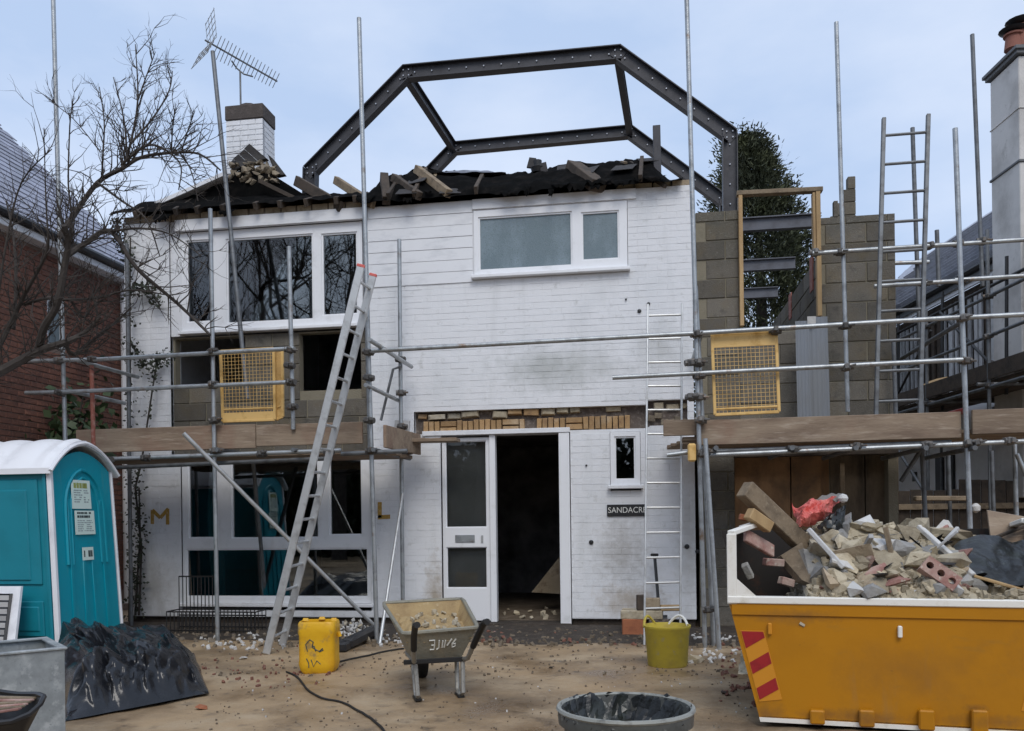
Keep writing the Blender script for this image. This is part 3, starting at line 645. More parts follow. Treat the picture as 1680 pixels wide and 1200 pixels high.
for q, hh in ((qA, .20), (qB, .19)):
    for i in range(len(q)-1):
        a, b = q[i], q[i+1]; d = (b-a).normalized(); mb = MB()
        e0 = .10*math.tan(.35) if i else 0; e1 = .04
        ibeam(mb, a - d*e0*.9, b + d*e1, hh, .15, (0, 1, 0)); bo = part('beam', mb, m_steel, frame)
        n = int((b-a).length/.24)
        for k in range(n):
            p = a.lerp(b, (k+.5)/n); inst('bolt_sky_dot', boltsky_me, bo, (p.x, p.y-.014, p.z))  # pale discs imitate bright sky seen through open holes in the web
    for i in range(1, len(q)-1):
        mb = MB(); mb.box(-.085, .085, -.016, .016, -.085, .085, m=Matrix.Translation(q[i]) @ Matrix.Rotation(R(45*(i != 2)), 4, 'Y')); pl = part('end_plate', mb, m_steel, frame)
        for sx in (-1, 1):
            for sz in (-1, 1): inst('bolt_sky_dot', boltsky_me, pl, q[i] + V((sx*.04, -.026, sz*.04)))
for i, j in ((2, 1), (3, 2)):
    mb = MB(); ibeam(mb, qA[i] + V((0, .08, -.02)), qB[j] - V((0, .08, .0)), .17, .10, (1, 0, 0)); part('beam', mb, m_steel, frame)
for x_ in (qA[1], qA[4]):
    pass

# ------------------------------------------------------------------ blockwork extension
ext = thing('block_extension', 'half built grey blockwork extension with an empty timber window opening', 'extension', (3.6, 2, 0))
YE = .12
e_l, e_r = xF(1143, 500, YE), xF(1470, 500, YE)
zp = zF(1175, 347, YE); zr = zF(1420, 353, YE); zdeck = 2.10
op = (xF(1212, 450, YE), xF(1347, 450, YE), zF(1280, 543, YE), 9)
grg = (xF(1206, 860, YE), xF(1474, 860, YE), -1, 2.14)
mb = MB(); wall_with_holes(mb, e_l, op[0], -.1, zp, YE+.012, YE+.20, [grg]); wall_with_holes(mb, op[0], op[1], 2.14, op[2], YE+.012, YE+.20, []); wall_with_holes(mb, op[1], e_r, 2.14, zr, YE+.012, YE+.20, [])
mb.box(e_r-.10, e_r, YE+.012, YE+.2, -.1, 2.139); ew = part('front_wall', mb, m_blockmort, ext)
hol = [op, grg]
blocks(ew, e_l+.003, op[0], .02, zp-.002, YE, hol, off=.11); blocks(ew, op[1], e_r, 2.15, zr-.002, YE, hol, off=.05); blocks(ew, op[0], op[1], 2.15, op[2]-.01, YE, [])
blocks(ew, op[1]+.15, xF(1372, 340, YE)+.02, zr, zF(1360, 330, YE), YE, [], th=.09)
# stub of side wall rising in steps behind the pier
sx = xF(1366, 330, YE)
for k, (n0, n1) in enumerate(((0, 4), (1, 4), (2, 4), (3, 4))):
    z0 = zr + k*.15 - .05
    mb = MB(); mb.box(xF(1370+k*10, 330, YE), xF(1413, 330, YE), YE+.25-.0, YE+.35, z0, z0+.145, .006); part('block', mb, m_block, ext)
# inner side wall running back
zi = PY(1347, 421, YE+.2).z
mb = MB(); mb.box(op[1]+.012, op[1]+.11, YE+.21, 5.2, -.1, zi); sw = part('side_wall', mb, m_blockmort, ext)
for k in range(12):
    z = zi - .215 - k*.225
    if z < 1.9: break
    y = YE + .21 - (.22 if k % 2 else 0)
    while y < 5.2:
        a, b = max(y, YE+.21), min(y+.44, 5.2)
        if b-a > .05: inst('block', bm_b, sw, (op[1]+.025+rnd.uniform(-.003, .003), (a+b)/2, z+.107), (0, 0, R(-90)), (b-a-.004, .05, .213))
        y += .45
for (px0, py0, hh) in ((1332, 450, .42), (1297, 503, .35)):
    p = PX(px0, py0, op[1]); mb = MB(); mb.box(op[1]-.012, op[1]+.006, p.y-.09, p.y+.09, p.z-hh/2, p.z+hh/2, .003); part('rusty_plate', mb, m_redtube, sw)
mb = MB(); mb.box(e_r-.10, e_r-.002, YE+.21, 5.2, -.1, 2.13); part('side_wall', mb, m_block, ext)
mb = MB(); mb.box(e_l, e_r, 5.21, 5.3, -.1, 2.7); part('back_wall', mb, m_block, ext)
mb = MB(); mb.box(e_l, e_r-.11, YE+.22, 5.2, 2.16, 2.30); part('floor', mb, m_ply2, ext)
# timber window lining
for (a, b, s1, s2) in (((1214, 318), (1217, 536), .045, .05), ((1341, 312), (1344, 520), .05, .055), ((1334, 318), (1336, 420), .03, .04)):
    mb = MB(); mb.beam(PY(*a, YE-.03), PY(*b, YE-.03), .09, s1, (0, 1, 0), .004); part('window_jamb', mb, m_newtimber, ext)
mb = MB(); mb.beam(PY(1208, 319, YE-.03), PY(1349, 312, YE-.03), .05, .1, (0, 0, 1), .004); part('window_head', mb, m_timber, ext)
# joists across the opening, receding
zj = PY(1280, 366, 1.2).z
for yj in (1.2, 3.05, 4.7):
    mb = MB(); ibeam(mb, (op[0]-.15, yj, zj), (op[1]+.22, yj, zj), .17, .10, (0, 1, 0)); part('joist', mb, m_steelf, ext)
# boarded garage opening
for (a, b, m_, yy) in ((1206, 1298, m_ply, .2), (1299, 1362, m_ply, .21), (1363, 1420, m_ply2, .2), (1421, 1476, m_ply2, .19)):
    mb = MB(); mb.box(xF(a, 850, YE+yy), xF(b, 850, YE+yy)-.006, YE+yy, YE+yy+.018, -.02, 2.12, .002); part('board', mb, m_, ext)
mb = MB(); mb.box(xF(1206, 850, YE), e_r, YE-.04, YE+.10, 1.98, 2.13, .005); part('lintel', mb, m_dtimber, ext)
mb = MB(); mb.beam(PY(1381, 760, YE+.1), PY(1384, 900, YE+.1), .05, .05, (0, 1, 0), .003); part('batten', mb, m_timber, ext)

# ------------------------------------------------------------------ neighbour on the left (brick, slate)
nb_ = thing('brick_house', 'red brick house with a blue slate roof behind the bare tree', 'house', (-8.2, 2, 0))
XN = -6.2; NY0, NY1 = -3.0, 2.3
zeN = PX(77, 412, XN).z
mb = MB(); wn = [PX(78, 525, XN), PX(108, 525, XN)]
wy0, wy1 = wn[0].y, wn[1].y; wz0, wz1 = PX(93, 572, XN).z, PX(93, 492, XN).z
mb.box(XN-.25, XN-.012, NY0, NY1, -.1, wz0); mb.box(XN-.25, XN-.012, NY0, NY1, wz1, zeN); mb.box(XN-.25, XN-.012, NY0, wy0, wz0, wz1); mb.box(XN-.25, XN-.012, wy1, NY1, wz0, wz1)
nw = part('side_wall', mb, m_mortar_r, nb_)
mb = MB(); mb.box(-11, XN-.26, NY1-.2, NY1, -.1, zeN); part('back_wall', mb, m_brick_r, nb_)
bm_r, rv, rf = brick_mesh('brick', m_brick_r, (.03, .06)); rb = []
z = .3; k = 0
while z < zeN-.05:
    y = NY0 - (.1125 if k % 2 else 0)
    while y < NY1:
        l, r_ = max(y, NY0), min(y+.215, NY1); zc = z+.033
        if wz0-.03 < zc < wz1+.03:
            if l < wy1 and r_ > wy0:
                if wy0-l > .05: r_ = wy0
                elif r_-wy1 > .05: l = wy1
                else: l = r_
        if r_-l > .04: rb.append(((l+r_)/2, zc, r_-l))
        y += .225
    z += .075; k += 1
rb.sort(key=lambda b: abs(b[0]-.4)*1.2 + abs(b[1]-3.4)); mbb = MB(); RM = Matrix.Rotation(R(90), 4, 'Z')
for i, (y, zc, l) in enumerate(rb):
    if i < 200: inst('brick', bm_r, nw, (XN-.03, y, zc), (0, 0, R(90)), (l, .06, .066))
    else: mbb.add([(p[0]*l, p[1]*.06, p[2]*.066) for p in rv], rf, Matrix.Translation((XN-.03, y, zc)) @ RM)
part('brickwork', mbb, m_brick_r, nw, stuff=True)
mb = MB(); wall_with_holes(mb, wy0, wy1, wz0, wz1, 0, .06, [(wy0+.05, wy1-.05, wz0+.05, wz1-.05)])
mb.v = [(XN-.03-p[1], p[0], p[2]) for p in mb.v]; wf = part('window', mb, m_frame, nb_)
mb = MB(); mb.box(XN-.07, XN-.06, wy0+.04, wy1-.04, wz0+.04, wz1-.04); part('pane', mb, m_frost, wf)
mb = MB(); mb.box(XN-.05, XN+.18, NY0-.2, NY1+.15, zeN+.002, zeN+.16, .008); part('fascia', mb, m_board, nb_)
mb = MB(); mb.path([(XN+.06, 1.72, zeN+.05), (XN+.06, 1.72, .1)], .045, 8); part('drainpipe', mb, m_whitepl, nb_, True)
mb = MB(); mb.path([(XN+.22, NY0-.2, zeN+.15), (XN+.22, NY1+.15, zeN+.15)], .05, 8); part('gutter', mb, m_black, nb_)
XR = XN - 2.75; zR = zeN + .2 + 2.85; ys0, ys1 = NY0-.3, NY1+.2
dirs = V((XR-(XN+.2), 0, zR-(zeN+.17))); Ls = dirs.length; dirs.normalize(); nrm = V((-dirs.z, 0, dirs.x)); nrm = nrm if nrm.z > 0 else -nrm
mb = MB(); e = V((XN+.2, 0, zeN+.17)); r_ = V((XR, 0, zR))
mb.add([e+V((0, ys0, 0)), e+V((0, ys1, 0)), r_+V((0, ys1, 0)), r_+V((0, ys0, 0)), e+V((0, ys0, -.08)), e+V((0, ys1, -.08)), V((XR-2.5, ys1, zeN)), V((XR-2.5, ys0, zeN))],
       [(0, 1, 2, 3), (4, 5, 1, 0), (3, 2, 6, 7), (4, 7, 6, 5), (1, 5, 6, 2), (0, 3, 7, 4)]); rf_ = part('roof', mb, m_tile, nb_)
sl = MB(); sl.box(-.5, .5, -.5, .5, -.5, .5); slate_me = sl.mesh('slate', m_slate); slate_me2 = sl.mesh('slate', m_slate_sky); ang = math.atan2(dirs.z, -dirs.x)
cnt = 0; row = 0; t = .1; slst = []
while t < Ls:
    y = ys0 + (.15 if row % 2 else 0)
    while y < ys1: slst.append((t, y)); y += .30
    t += .20; row += 1
slst.sort(key=lambda a: abs(a[1]-.8)); mbb = MB()
for i, (t, y) in enumerate(slst):
    p = e + dirs*t + nrm*.012; p = V((p.x, y, p.z)); rot = Euler((0, ang-R(3.5), 0)); 
    if i < 290: inst('slate', slate_me, rf_, p, rot, (.24, .293, .009 + .004*(i % 3)))
    else: mbb.obox(Matrix.Translation(p) @ rot.to_matrix().to_4x4(), V((.12, .1465, .006)))
part('slating', mbb, m_slate, rf_, stuff=True)
mb = MB(); mb.path([(XR, ys0, zR+.03), (XR, ys1, zR+.03)], .07, 8); part('ridge', mb, m_leadgrey, rf_)

# ------------------------------------------------------------------ neighbour on the right (slate roof, cream chimney)
rn = thing('slate_roofed_house', 'neighbouring house under repair with slate roof and tall cream chimney', 'house', (8, 5, 0))
ad = R(-7.4); DV = V((math.sin(ad), math.cos(ad), 0)); RV = V((math.cos(ad), -math.sin(ad), 0))
eA = D(1680, 398, 12.2); ez = 4.95
def PW(px, py, base, n):
    d = ray(px, py); t = (base - CAM).dot(n)/d.dot(n); return CAM + d*t
pe = D(1602, 468, 13.4); ez = pe.z
def onw(s, z, o=0.0):
    """point on the side wall of the right-hand house: s metres back from the near end, o metres out"""
    return pe + DV*(s) - RV*o + V((0, 0, z-ez))
s0, s1 = -4.0, 7.0
mb = MB(); q = [onw(s0, -.1), onw(s1, -.1), onw(s1, ez), onw(s0, ez)]; o_ = RV*.25
mb.add(q + [a+o_ for a in q], [(0, 1, 2, 3), (7, 6, 5, 4), (0, 4, 5, 1), (1, 5, 6, 2), (2, 6, 7, 3), (3, 7, 4, 0)]); rw = part('side_wall', mb, m_dtimber, rn)
zw = PW(1600, 650, pe, RV).z
mb = MB(); mb.beam(onw(s0, zw/2, .015), onw(s1, zw/2, .015), zw, .03, (0, 0, 1)); lw = part('rendered_wall', mb, m_whitefar, rn)
def wallbox(nm, a, b, o, m_):
    """flat piece on the rendered wall between pixel a (top left) and b (bottom right)"""
    p, q_ = PW(*a, pe, RV), PW(*b, pe, RV); sa, sb = (p-pe).dot(DV), (q_-pe).dot(DV); za, zb_ = p.z, PW((a[0]+b[0])/2, b[1], pe, RV).z
    mb = MB(); mb.beam(onw(sa, (za+zb_)/2, o), onw(sb, (za+zb_)/2, o), abs(za-zb_), .03, (0, 0, 1), .004); return part(nm, mb, m_, rn)
for a, b in (((1540, 752), (1553, 812)), ((1558, 748), (1571, 812)), ((1643, 742), (1672, 800)), ((1502, 775), (1508, 790))): wallbox('window', a, b, .05, m_black)
wallbox('red_band', (1656, 637), (1700, 652), .06, m_redpl); wallbox('red_band', (1562, 676), (1592, 681), .06, m_redpl); wallbox('dark_arch', (1634, 668), (1662, 700), .05, m_slate)
s = s0
while s < s1 - .1:
    hgt = rnd.uniform(1.2, 2.3); z1 = ez - .12; wd = rnd.uniform(.05, .13)
    mb = MB(); mb.beam(onw(s, z1-hgt, .03), onw(s, z1, .03), .03, wd, -RV); part('batten', mb, m_greywood if rnd.random() < .72 else m_dtimber, rw)
    s += wd + rnd.uniform(.05, .2)
mb = MB(); mb.beam(onw(s0, ez+.03, .16), onw(s1, ez+.03, .16), .19, .04); part('fascia', mb, m_board, rn)
mb = MB(); mb.path([onw(s0, ez+.14, .24), onw(s1, ez+.14, .24)], .055, 8); part('gutter', mb, m_black, rn)
p_r = PW(1632, 345, pe + RV*2.1, RV); zrg = p_r.z
def roofp(s, t): return onw(s, ez+.12, .22).lerp(pe + DV*s + RV*2.1 + V((0, 0, zrg-ez)), t)
mb = MB(); q = [roofp(s0, 0), roofp(s1, 0), roofp(s1, 1), roofp(s0, 1)]; q += [a - V((0, 0, .12)) for a in q]
mb.add(q, [(0, 1, 2, 3), (7, 6, 5, 4), (0, 4, 5, 1), (1, 5, 6, 2), (2, 6, 7, 3), (3, 7, 4, 0)]); rr = part('roof', mb, m_leadgrey, rn)
dsl = (roofp(0, 1)-roofp(0, 0)); Lr = dsl.length; dsl.normalize(); nr = DV.cross(dsl).normalized(); nr = nr if nr.z > 0 else -nr
mb = MB(); rowh = .2; i = 0; n_ = int(Lr/rowh); cnt = 0
M_ = Matrix((DV, dsl, nr)).transposed().to_4x4()
for j in range(n_):
    s = -1.2 + (.15 if j % 2 else 0)
    while s < s1:
        p = roofp(s, (j+.5)/n_) + nr*(.012+.004*rnd.random()); mm = M_.copy(); mm.translation = p
        if s < 5 and cnt < 280:
            o = inst('slate', slate_me2, rr, p, (mm @ Matrix.Rotation(R(4), 4, 'X')).to_euler(), (.293, .24, .01)); cnt += 1
        else: mb.obox(mm, V((.1465, .12, .006)))
        s += .3
part('slating', mb, m_slate_sky, rr, stuff=True)
# chimney stack
stk = MB(); cA = D(1673, 262, 11.6); cB = PW(1626, 262, cA, RV); dep = (cB-cA).dot(DV); zt = D(1673, 92, 11.6).z
cb = V((cA.x, cA.y, 0))
def stack(mb, z0, z1, g, ch=.01):
    c = cb + DV*dep/2 + RV*.55; m = Matrix((RV, DV, V((0, 0, 1)))).transposed().to_4x4(); m.translation = V((c.x, c.y, (z0+z1)/2))
    mb.obox(m, V((.55+g, dep/2+g, (z1-z0)/2)), ch)
stack(stk, 1.5, zt, 0); stk = part('chimney', stk, m_cream, rn)
for py_, hh, g in ((266, .035, .02), (178, .02, .012), (90, .07, .05), (84, .05, .08)):
    mb = MB(); z = D(1673, py_, 11.6).z; stack(mb, z, z+hh, g, .006); part('string_course', mb, m_leadgrey if py_ != 178 else m_cream, stk)
for (px, py, hh) in ((1663, 82, .30), (1674, 80, .42), (1690, 80, .4)):
    b = D(px, py, 11.9); mb = MB(); mb.lathe([(.12, 0), (.10, hh*.6), (.13, hh*.62), (.13, hh*.7)], 14, Matrix.Translation(b)); pot = part('chimney_pot', mb, m_chimpot, stk, True)
    mb = MB(); mb.lathe([(.02, hh*.7), (.17, hh*.84), (.19, hh*.9), (.10, hh), (.02, hh*1.05)], 14, Matrix.Translation(b)); part('cowl', mb, m_black, pot, True)
# ------------------------------------------------------------------ scaffolding
RT_ = .0242
cp = MB(); cp.obox(Matrix.Identity(4), V((.038, .044, .034)), .012); cp.obox(Matrix.Translation((.0, -.05, .0)), V((.022, .022, .026)), .008)
cp.tube((.03, -.05, .0), (.085, -.05, .0), .010, 6); cp.tube((-.06, .0, .0), (.06, .0, .0), .03, 8); coup_me = cp.mesh('coupler', m_coupler)
def coup(parent, p, rz=None):
    inst('coupler', coup_me, parent, p, (rnd.uniform(-.2, .2), rnd.uniform(-.2, .2), rz if rz is not None else rnd.uniform(-.5, .5)), (1, 1, 1.05))
def tubepx(name, a, b, ya, yb, parent, m=None, r=RT_, ground_end=False):
    p, q = PY(*a, ya), PY(*b, yb)
    if ground_end:
        d = q - p; t = (-.01 - p.z)/d.z; q = p + d*t
    mb = MB(); mb.tube(p, q, r, 10)
    return part(name, mb, m or m_galv, parent, True)
YF, YI = -1.35, -.35
sl_ = thing('scaffold', 'scaffold of grey tubes with a boarded deck in front of the left hand windows', 'scaffold', (-3.6, -.9, 0))
tubepx('standard', (84, -120), (109, 800), YF, YF, sl_, ground_end=True)
sB = tubepx('standard', (345, 343), (357, 1055), YF, YF, sl_, ground_end=True)
tubepx('standard', (589, 30), (614, 900), YF, YF, sl_, ground_end=True)
tubepx('standard', (601, 480), (607, 745), YF+.06, YF+.06, sl_)
tubepx('standard', (474, 405), (481, 705), YF, YF, sl_)
tubepx('standard', (655, 393), (660, 900), YI, YI, sl_, ground_end=True)
tubepx('standard', (150, 600), (154, 742), YF+.03, YF+.03, sl_, m_redtube)
tubepx('standard', (208, 400), (214, 900), YI, YI, sl_, m_galvd, ground_end=True)
for a, b in (((128, 592), (482, 572)), ((118, 643), (482, 627)), ((40, 593), (165, 590)), ((42, 645), (120, 643))):
    tubepx('ledger', a, b, YF-.05, YF-.05, sl_)
tubepx('ledger', (160, 754), (560, 739), YF-.02, YF-.02, sl_); tubepx('ledger', (178, 768), (545, 752), YF+.12, YF+.12, sl_, m_galvd)
tubepx('ledger', (560, 745), (668, 740), YF-.02, YF-.02, sl_, m_galvd)
tubepx('ledger', (610, 576), (1142, 547), YF-.05, YF-.05, sl_)
# return end: transoms running back to the wall
def back(px, py, y0, y1, parent, name='transom', m=None):
    p = PY(px, py, y0); mb = MB(); mb.tube(p, V((p.x, y1, p.z)), RT_, 10); return part(name, mb, m or m_galv, parent, True)
back(605, 557, YF-.45, YI+.15, sl_); back(600, 632, YF-.15, YI+.15, sl_)
for px in (355, 480, 612): back(px, 738, YF-.12, -.06, sl_, m=m_galvd)
back(128, 592, YF, -.2, sl_); back(104, 640, YF, -.2, sl_)
for (a, b) in ((349, 577), (350, 632), (476, 574), (478, 628), (352, 690), (354, 740), (604, 578), (605, 620), (606, 690), (609, 740), (97, 592), (100, 645), (152, 590), (430, 745), (240, 752), (180, 755), (540, 742), (475, 600), (480, 668)): coup(sl_, PY(a, b, YF-.03))
for (a, b) in ((657, 590), (658, 645), (658, 740), (660, 700), (669, 742)): coup(sl_, PY(a, b, YI-.03))
# diagonal steel strap at the return end
mb = MB(); mb.path([PY(657, 602, YI-.06), PY(645, 606, YI-.06), PY(625, 690, YI-.1)], .016, 6); part('brace', mb, m_galvd, sl_, True)
def board(name, a, b, y, parent, th=.038, m=None, yb=None):
    """board on edge between pixel corners a (top left) and b (bottom right)"""
    p, q = PY(a[0], a[1], y), PY(b[0], a[1]-(b[0]-a[0])*.033, y); h = PY(a[0], a[1], y).z - PY(a[0], b[1], y).z
    mb = MB(); mb.beam(p - V((0, 0, h/2)), q - V((0, 0, h/2)), h, th, (0, 0, 1), .005); return part(name, mb, m or m_scafboard, parent)
board('toe_board', (126, 706), (420, 744), YF+.05, sl_); board('toe_board', (421, 698), (595, 733), YF+.045, sl_)
zd = 2.06
xa, xb = PY(126, 720, YF).x, PY(668, 720, YI).x
for i in range(4):
    y = YF + .10 + i*.235; x0 = xa + rnd.uniform(-.1, .1); x1 = xb + rnd.uniform(-.12, .1)
    mb = MB(); mb.box(x0, x1, y, y+.225, zd-.04, zd-.002, .004); part('deck_board', mb, m_scafboard, sl_)
p = PY(607, 693, YF-.2); mb = MB(); mb.beam((p.x+.1, YF-.02, zd+.13), (p.x+.18, YI+.1, zd+.13), .24, .035, (0, 0, 1), .004); part('toe_board', mb, m_scafboard, sl_)
for i, (a, b, y) in enumerate(((640, 752, YI-.1), (655, 700, YI+.05))):
    p, q = PY(a, 725, y), PY(b, 722, y); mb = MB(); mb.beam(p, q, .04, .21, (0, 0, 1), .004); part('deck_board', mb, m_scafboard, sl_)
mb = MB(); q = [PY(648, 699, YI+.05), PY(672, 700, YI+.05)]; mb.beam(q[0], q[1], .13, .04); part('toe_board', mb, m_greywood, sl_)

sr = thing('scaffold', 'scaffold of grey tubes in front of the grey block extension behind the skip', 'scaffold', (4.2, -.9, 0))
tubepx('standard', (1125, -60), (1152, 900), YF, YF, sr, ground_end=True)
tubepx('standard', (1141, 470), (1163, 900), YF+.08, YF+.08, sr, ground_end=True)
tubepx('standard', (1157, 720), (1180, 1065), YF-.10, YF-.16, sr, ground_end=True)
tubepx('standard', (1372, 37), (1391, 676), YI, YI, sr)
tubepx('standard', (1567, 211), (1592, 880), YF, YF, sr, ground_end=True)
tubepx('standard', (1595, 57), (1612, 470), .8, .8, sr, m_galvd)
tubepx('standard', (1497, 210), (1513, 680), .4, .4, sr, m_galvd)
tubepx('standard', (1537, 378), (1540, 470), .4, .4, sr, m_galvd)
tubepx('standard', (1512, 735), (1521, 900), YI, YI, sr, m_galvd, ground_end=True)
tubepx('standard', (1556, 740), (1560, 900), 1.4, 1.4, sr, m_galvd, ground_end=True)
tubepx('standard', (1627, 740), (1632, 900), .9, .9, sr, m_galvd, ground_end=True)
tubepx('standard', (1664, 720), (1669, 900), -.2, -.2, sr, ground_end=True)
tubepx('standard', (1466, 560), (1470, 690), .0, .0, sr, m_galvd)
for a, b, y in (((1112, 549), (1574, 521), YF-.05), ((1588, 521), (1760, 512), YF-.05), ((1005, 620), (1586, 590), YF-.05), ((1434, 470), (1572, 461), YI-.06), ((1566, 460), (1760, 448), YI-.06),
                ((1333, 416), (1690, 393), YI-.06), ((1440, 433), (1524, 430), .35)):
    tubepx('ledger', a, b, y, y, sr)
for a, b, y in (((1160, 747), (1578, 729), YF-.04), ((1594, 728), (1760, 721), YF-.04), ((1094, 747), (1140, 741), YF+.0)):
    tubepx('ledger', a, b, y, y, sr)
tubepx('ledger', (1172, 741), (1560, 726), YF+.1, YF+.1, sr, m_galvd)
tubepx('brace', (1478, 790), (1510, 740), YI, YI, sr, m_galvd); tubepx('brace', (1668, 745), (1692, 800), -.3, -.3, sr)
for px in (1175, 1300, 1405, 1520, 1600): back(px, 735, YF-.14, .02, sr, m=m_galvd)
back(1150, 549, YF, .0, sr); back(1588, 522, YF, .8, sr, m=m_galvd)
for (a, b) in ((1142, 548), (1146, 596), (1147, 617), (1148, 651), (1150, 690), (1152, 745), (1272, 543), (1386, 535), (1389, 603), (1580, 522), (1583, 592), (1588, 728), (1300, 737), (1405, 733), (1520, 730), (1600, 727), (1655, 724), (1160, 742), (1133, 595), (1134, 652), (1163, 1000)): coup(sr, PY(a, b, YF-.03))
for (a, b) in ((1377, 414), (1575, 461), (1571, 400), (1516, 465), (1337, 415), (1524, 404), (1612, 396)): coup(sr, PY(a, b, YI-.03))
mb = MB(); c = PY(1135, 743, YF-.05); mb.obox(Matrix.Translation(c), V((.04, .04, .09)), .015); part('coupler', mb, m_yelpaint, sr, label='yellow painted coupler')
board('toe_board', (1148, 690), (1576, 731), YF+.055, sr); board('toe_board', (1594, 673), (1740, 713), YF+.05, sr); board('toe_board', (1088, 690), (1149, 716), YF+.09, sr)
xa, xb = PY(1120, 720, YF).x, PY(1740, 700, YF).x
for i in range(5):
    y = YF + .12 + i*.235; mb = MB(); mb.box(xa + rnd.uniform(-.15, .1), xb + rnd.uniform(-.1, .1), y, y+.225, 2.075, 2.112, .004); part('deck_board', mb, m_scafboard, sr)

# scaffolding of the house on the right: raised deck, guard rails, standards
s3 = thing('scaffold', 'dark scaffold with debris on its deck along the slate roofed house', 'scaffold', (7, 3, 0))
zd3 = PW(1600, 640, pe - RV*.9, RV).z
for i in range(4):
    mb = MB(); mb.beam(onw(-3.5, zd3, .25+.24*i), onw(5.5, zd3, .25+.24*i), .04, .225, (0, 0, 1), .004); part('deck_board', mb, m_dtimber, s3)
mb = MB(); mb.beam(onw(-3.5, zd3+.1, 1.2), onw(5.5, zd3+.1, 1.2), .2, .04); part('toe_board', mb, m_dtimber, s3)
for h_ in (.55, 1.05):
    mb = MB(); mb.tube(onw(-3.5, zd3+h_, 1.2), onw(5.5, zd3+h_, 1.2), RT_, 8); part('ledger', mb, m_galvd, s3, True)
mb = MB(); mb.tube(onw(-3.5, zd3-.1, 1.2), onw(5.5, zd3-.1, 1.2), RT_, 8); part('ledger', mb, m_galvd, s3, True)
for i, s in enumerate((-2.6, -.9, .9, 2.7, 4.5)):
    mb = MB(); mb.tube(onw(s, -.02, 1.2), onw(s, zd3+1.3 if i % 2 else zd3+1.9, 1.2), RT_, 8); part('standard', mb, m_galvd, s3, True)
    mb = MB(); mb.tube(onw(s, -.02, .15), onw(s, zd3+.4, .15), RT_, 8); part('standard', mb, m_galvd, s3, True)
    mb = MB(); mb.tube(onw(s, zd3-.06, .05), onw(s, zd3-.06, 1.35), RT_, 8); part('transom', mb, m_galvd, s3, True)
    coup(s3, onw(s, zd3+.55, 1.2)); coup(s3, onw(s, zd3+1.05, 1.2)); coup(s3, onw(s, zd3-.08, 1.2))
mb = MB(); mb.tube(onw(-2.6, .3, 1.25), onw(.9, zd3, 1.25), RT_, 8); part('brace', mb, m_galvd, s3, True)
for k, (s, z0, z1) in enumerate(((-2.2, .2, 1.3), (-.4, 1.1, .1), (1.2, .1, 1.2), (2.4, 1.3, .2), (3.6, .1, 1.1))):
    mb = MB(); mb.tube(onw(s, zd3+z0, .9), onw(s+1.5, zd3+z1, .9), RT_*.8, 8); part('brace', mb, m_black, s3, True)
    mb = MB(); mb.tube(onw(s+.3, zd3-.1, .6), onw(s+.25, zd3+1.75, .6), RT_, 8); part('standard', mb, m_black, s3, True)
for h_ in (.25, 1.45):
    mb = MB(); mb.tube(onw(-3.5, zd3+h_, .62), onw(5.5, zd3+h_, .62), RT_, 8); part('ledger', mb, m_black, s3, True)
ch_me = [chunk_mesh('chunk', 100+i, m_rubble, 1, .8, .55, 12) for i in range(9)]
rg_me = [chunk_mesh('chunk', 200+i, m_rubgrey, 1, .8, .55, 12) for i in range(4)]
for i in range(46):
    s = rnd.uniform(-3.0, 4.5); me = chunk_mesh('debris', 300+i, m_tile if i % 3 else m_dtimber, 1, .6, .4, 8) if i < 6 else dm[i % 6]
    if i < 6: dm = (dm if i else []) + [me]
    o = inst('rubble_lump', me, None, onw(s, zd3+.06+rnd.uniform(0, .14), rnd.uniform(.3, 1.1)), (rnd.uniform(0, 6), rnd.uniform(0, 6), rnd.uniform(0, 6)), (rnd.uniform(.2, .55),)*3)
    tag(o, 'dark broken lump piled on the dark scaffold deck of the slate roofed house', 'rubble', 'debris on the neighbouring scaffold deck')
mb = MB(); p = onw(-.4, zd3+.2, .8); mb.grid(lambda u, v: (p + DV*(u-.5)*1.5 - RV*(v-.5)*.5 + V((0, 0, .16*math.sin(math.pi*u)*math.sin(math.pi*v)+.03*fz(u*5, v*4)))), 12, 6)
solo('sand_heap', mb, m_newtimber, 'small heap of pale sand on the dark scaffold deck by the slate roofed house', 'sand', smooth=True)

# ------------------------------------------------------------------ yellow mesh guards on the scaffold
def guard(name, label, quad, y, kick_top):
    tl, tr, br, bl = [PY(*q, y) for q in quad]
    t = thing(name, label, 'mesh guard', ((bl+br)/2))
    for a, b in ((tl, bl), (tr, br), (bl, br), (tl, tr)):
        mb = MB(); mb.beam(a, b, .03, .03, (0, 1, 0), .004); part('frame_bar', mb, m_yelpaint, t)
    mb = MB(); nv, nh = 15, 20
    for i in range(1, nv): mb.tube(tl.lerp(tr, i/nv), bl.lerp(br, i/nv), .0028, 4)
    for i in range(1, nh): mb.tube(tl.lerp(bl, i/nh), tr.lerp(br, i/nh), .0028, 4)
    part('wire_mesh', mb, m_yelpaint, t)
    for k0, k1 in ((.0, .17),) if kick_top else ((.88, 1.0),):
        c = [tl.lerp(bl, k0), tr.lerp(br, k0), tr.lerp(br, k1), tl.lerp(bl, k1)]; o_ = V((0, .012, 0))
        mb = MB(); mb.add([a-o_ for a in c]+[a+o_*.2 for a in c], [(0, 1, 2, 3), (7, 6, 5, 4), (0, 4, 5, 1), (1, 5, 6, 2), (2, 6, 7, 3), (3, 7, 4, 0)]); part('kick_plate', mb, m_yelpaint, t)
    mb = MB(); k = .83 if not kick_top else .93; mb.beam(tl.lerp(bl, k), tr.lerp(br, k), .025, .02, (0, 1, 0), .004); part('frame_bar', mb, m_yelpaint, t)
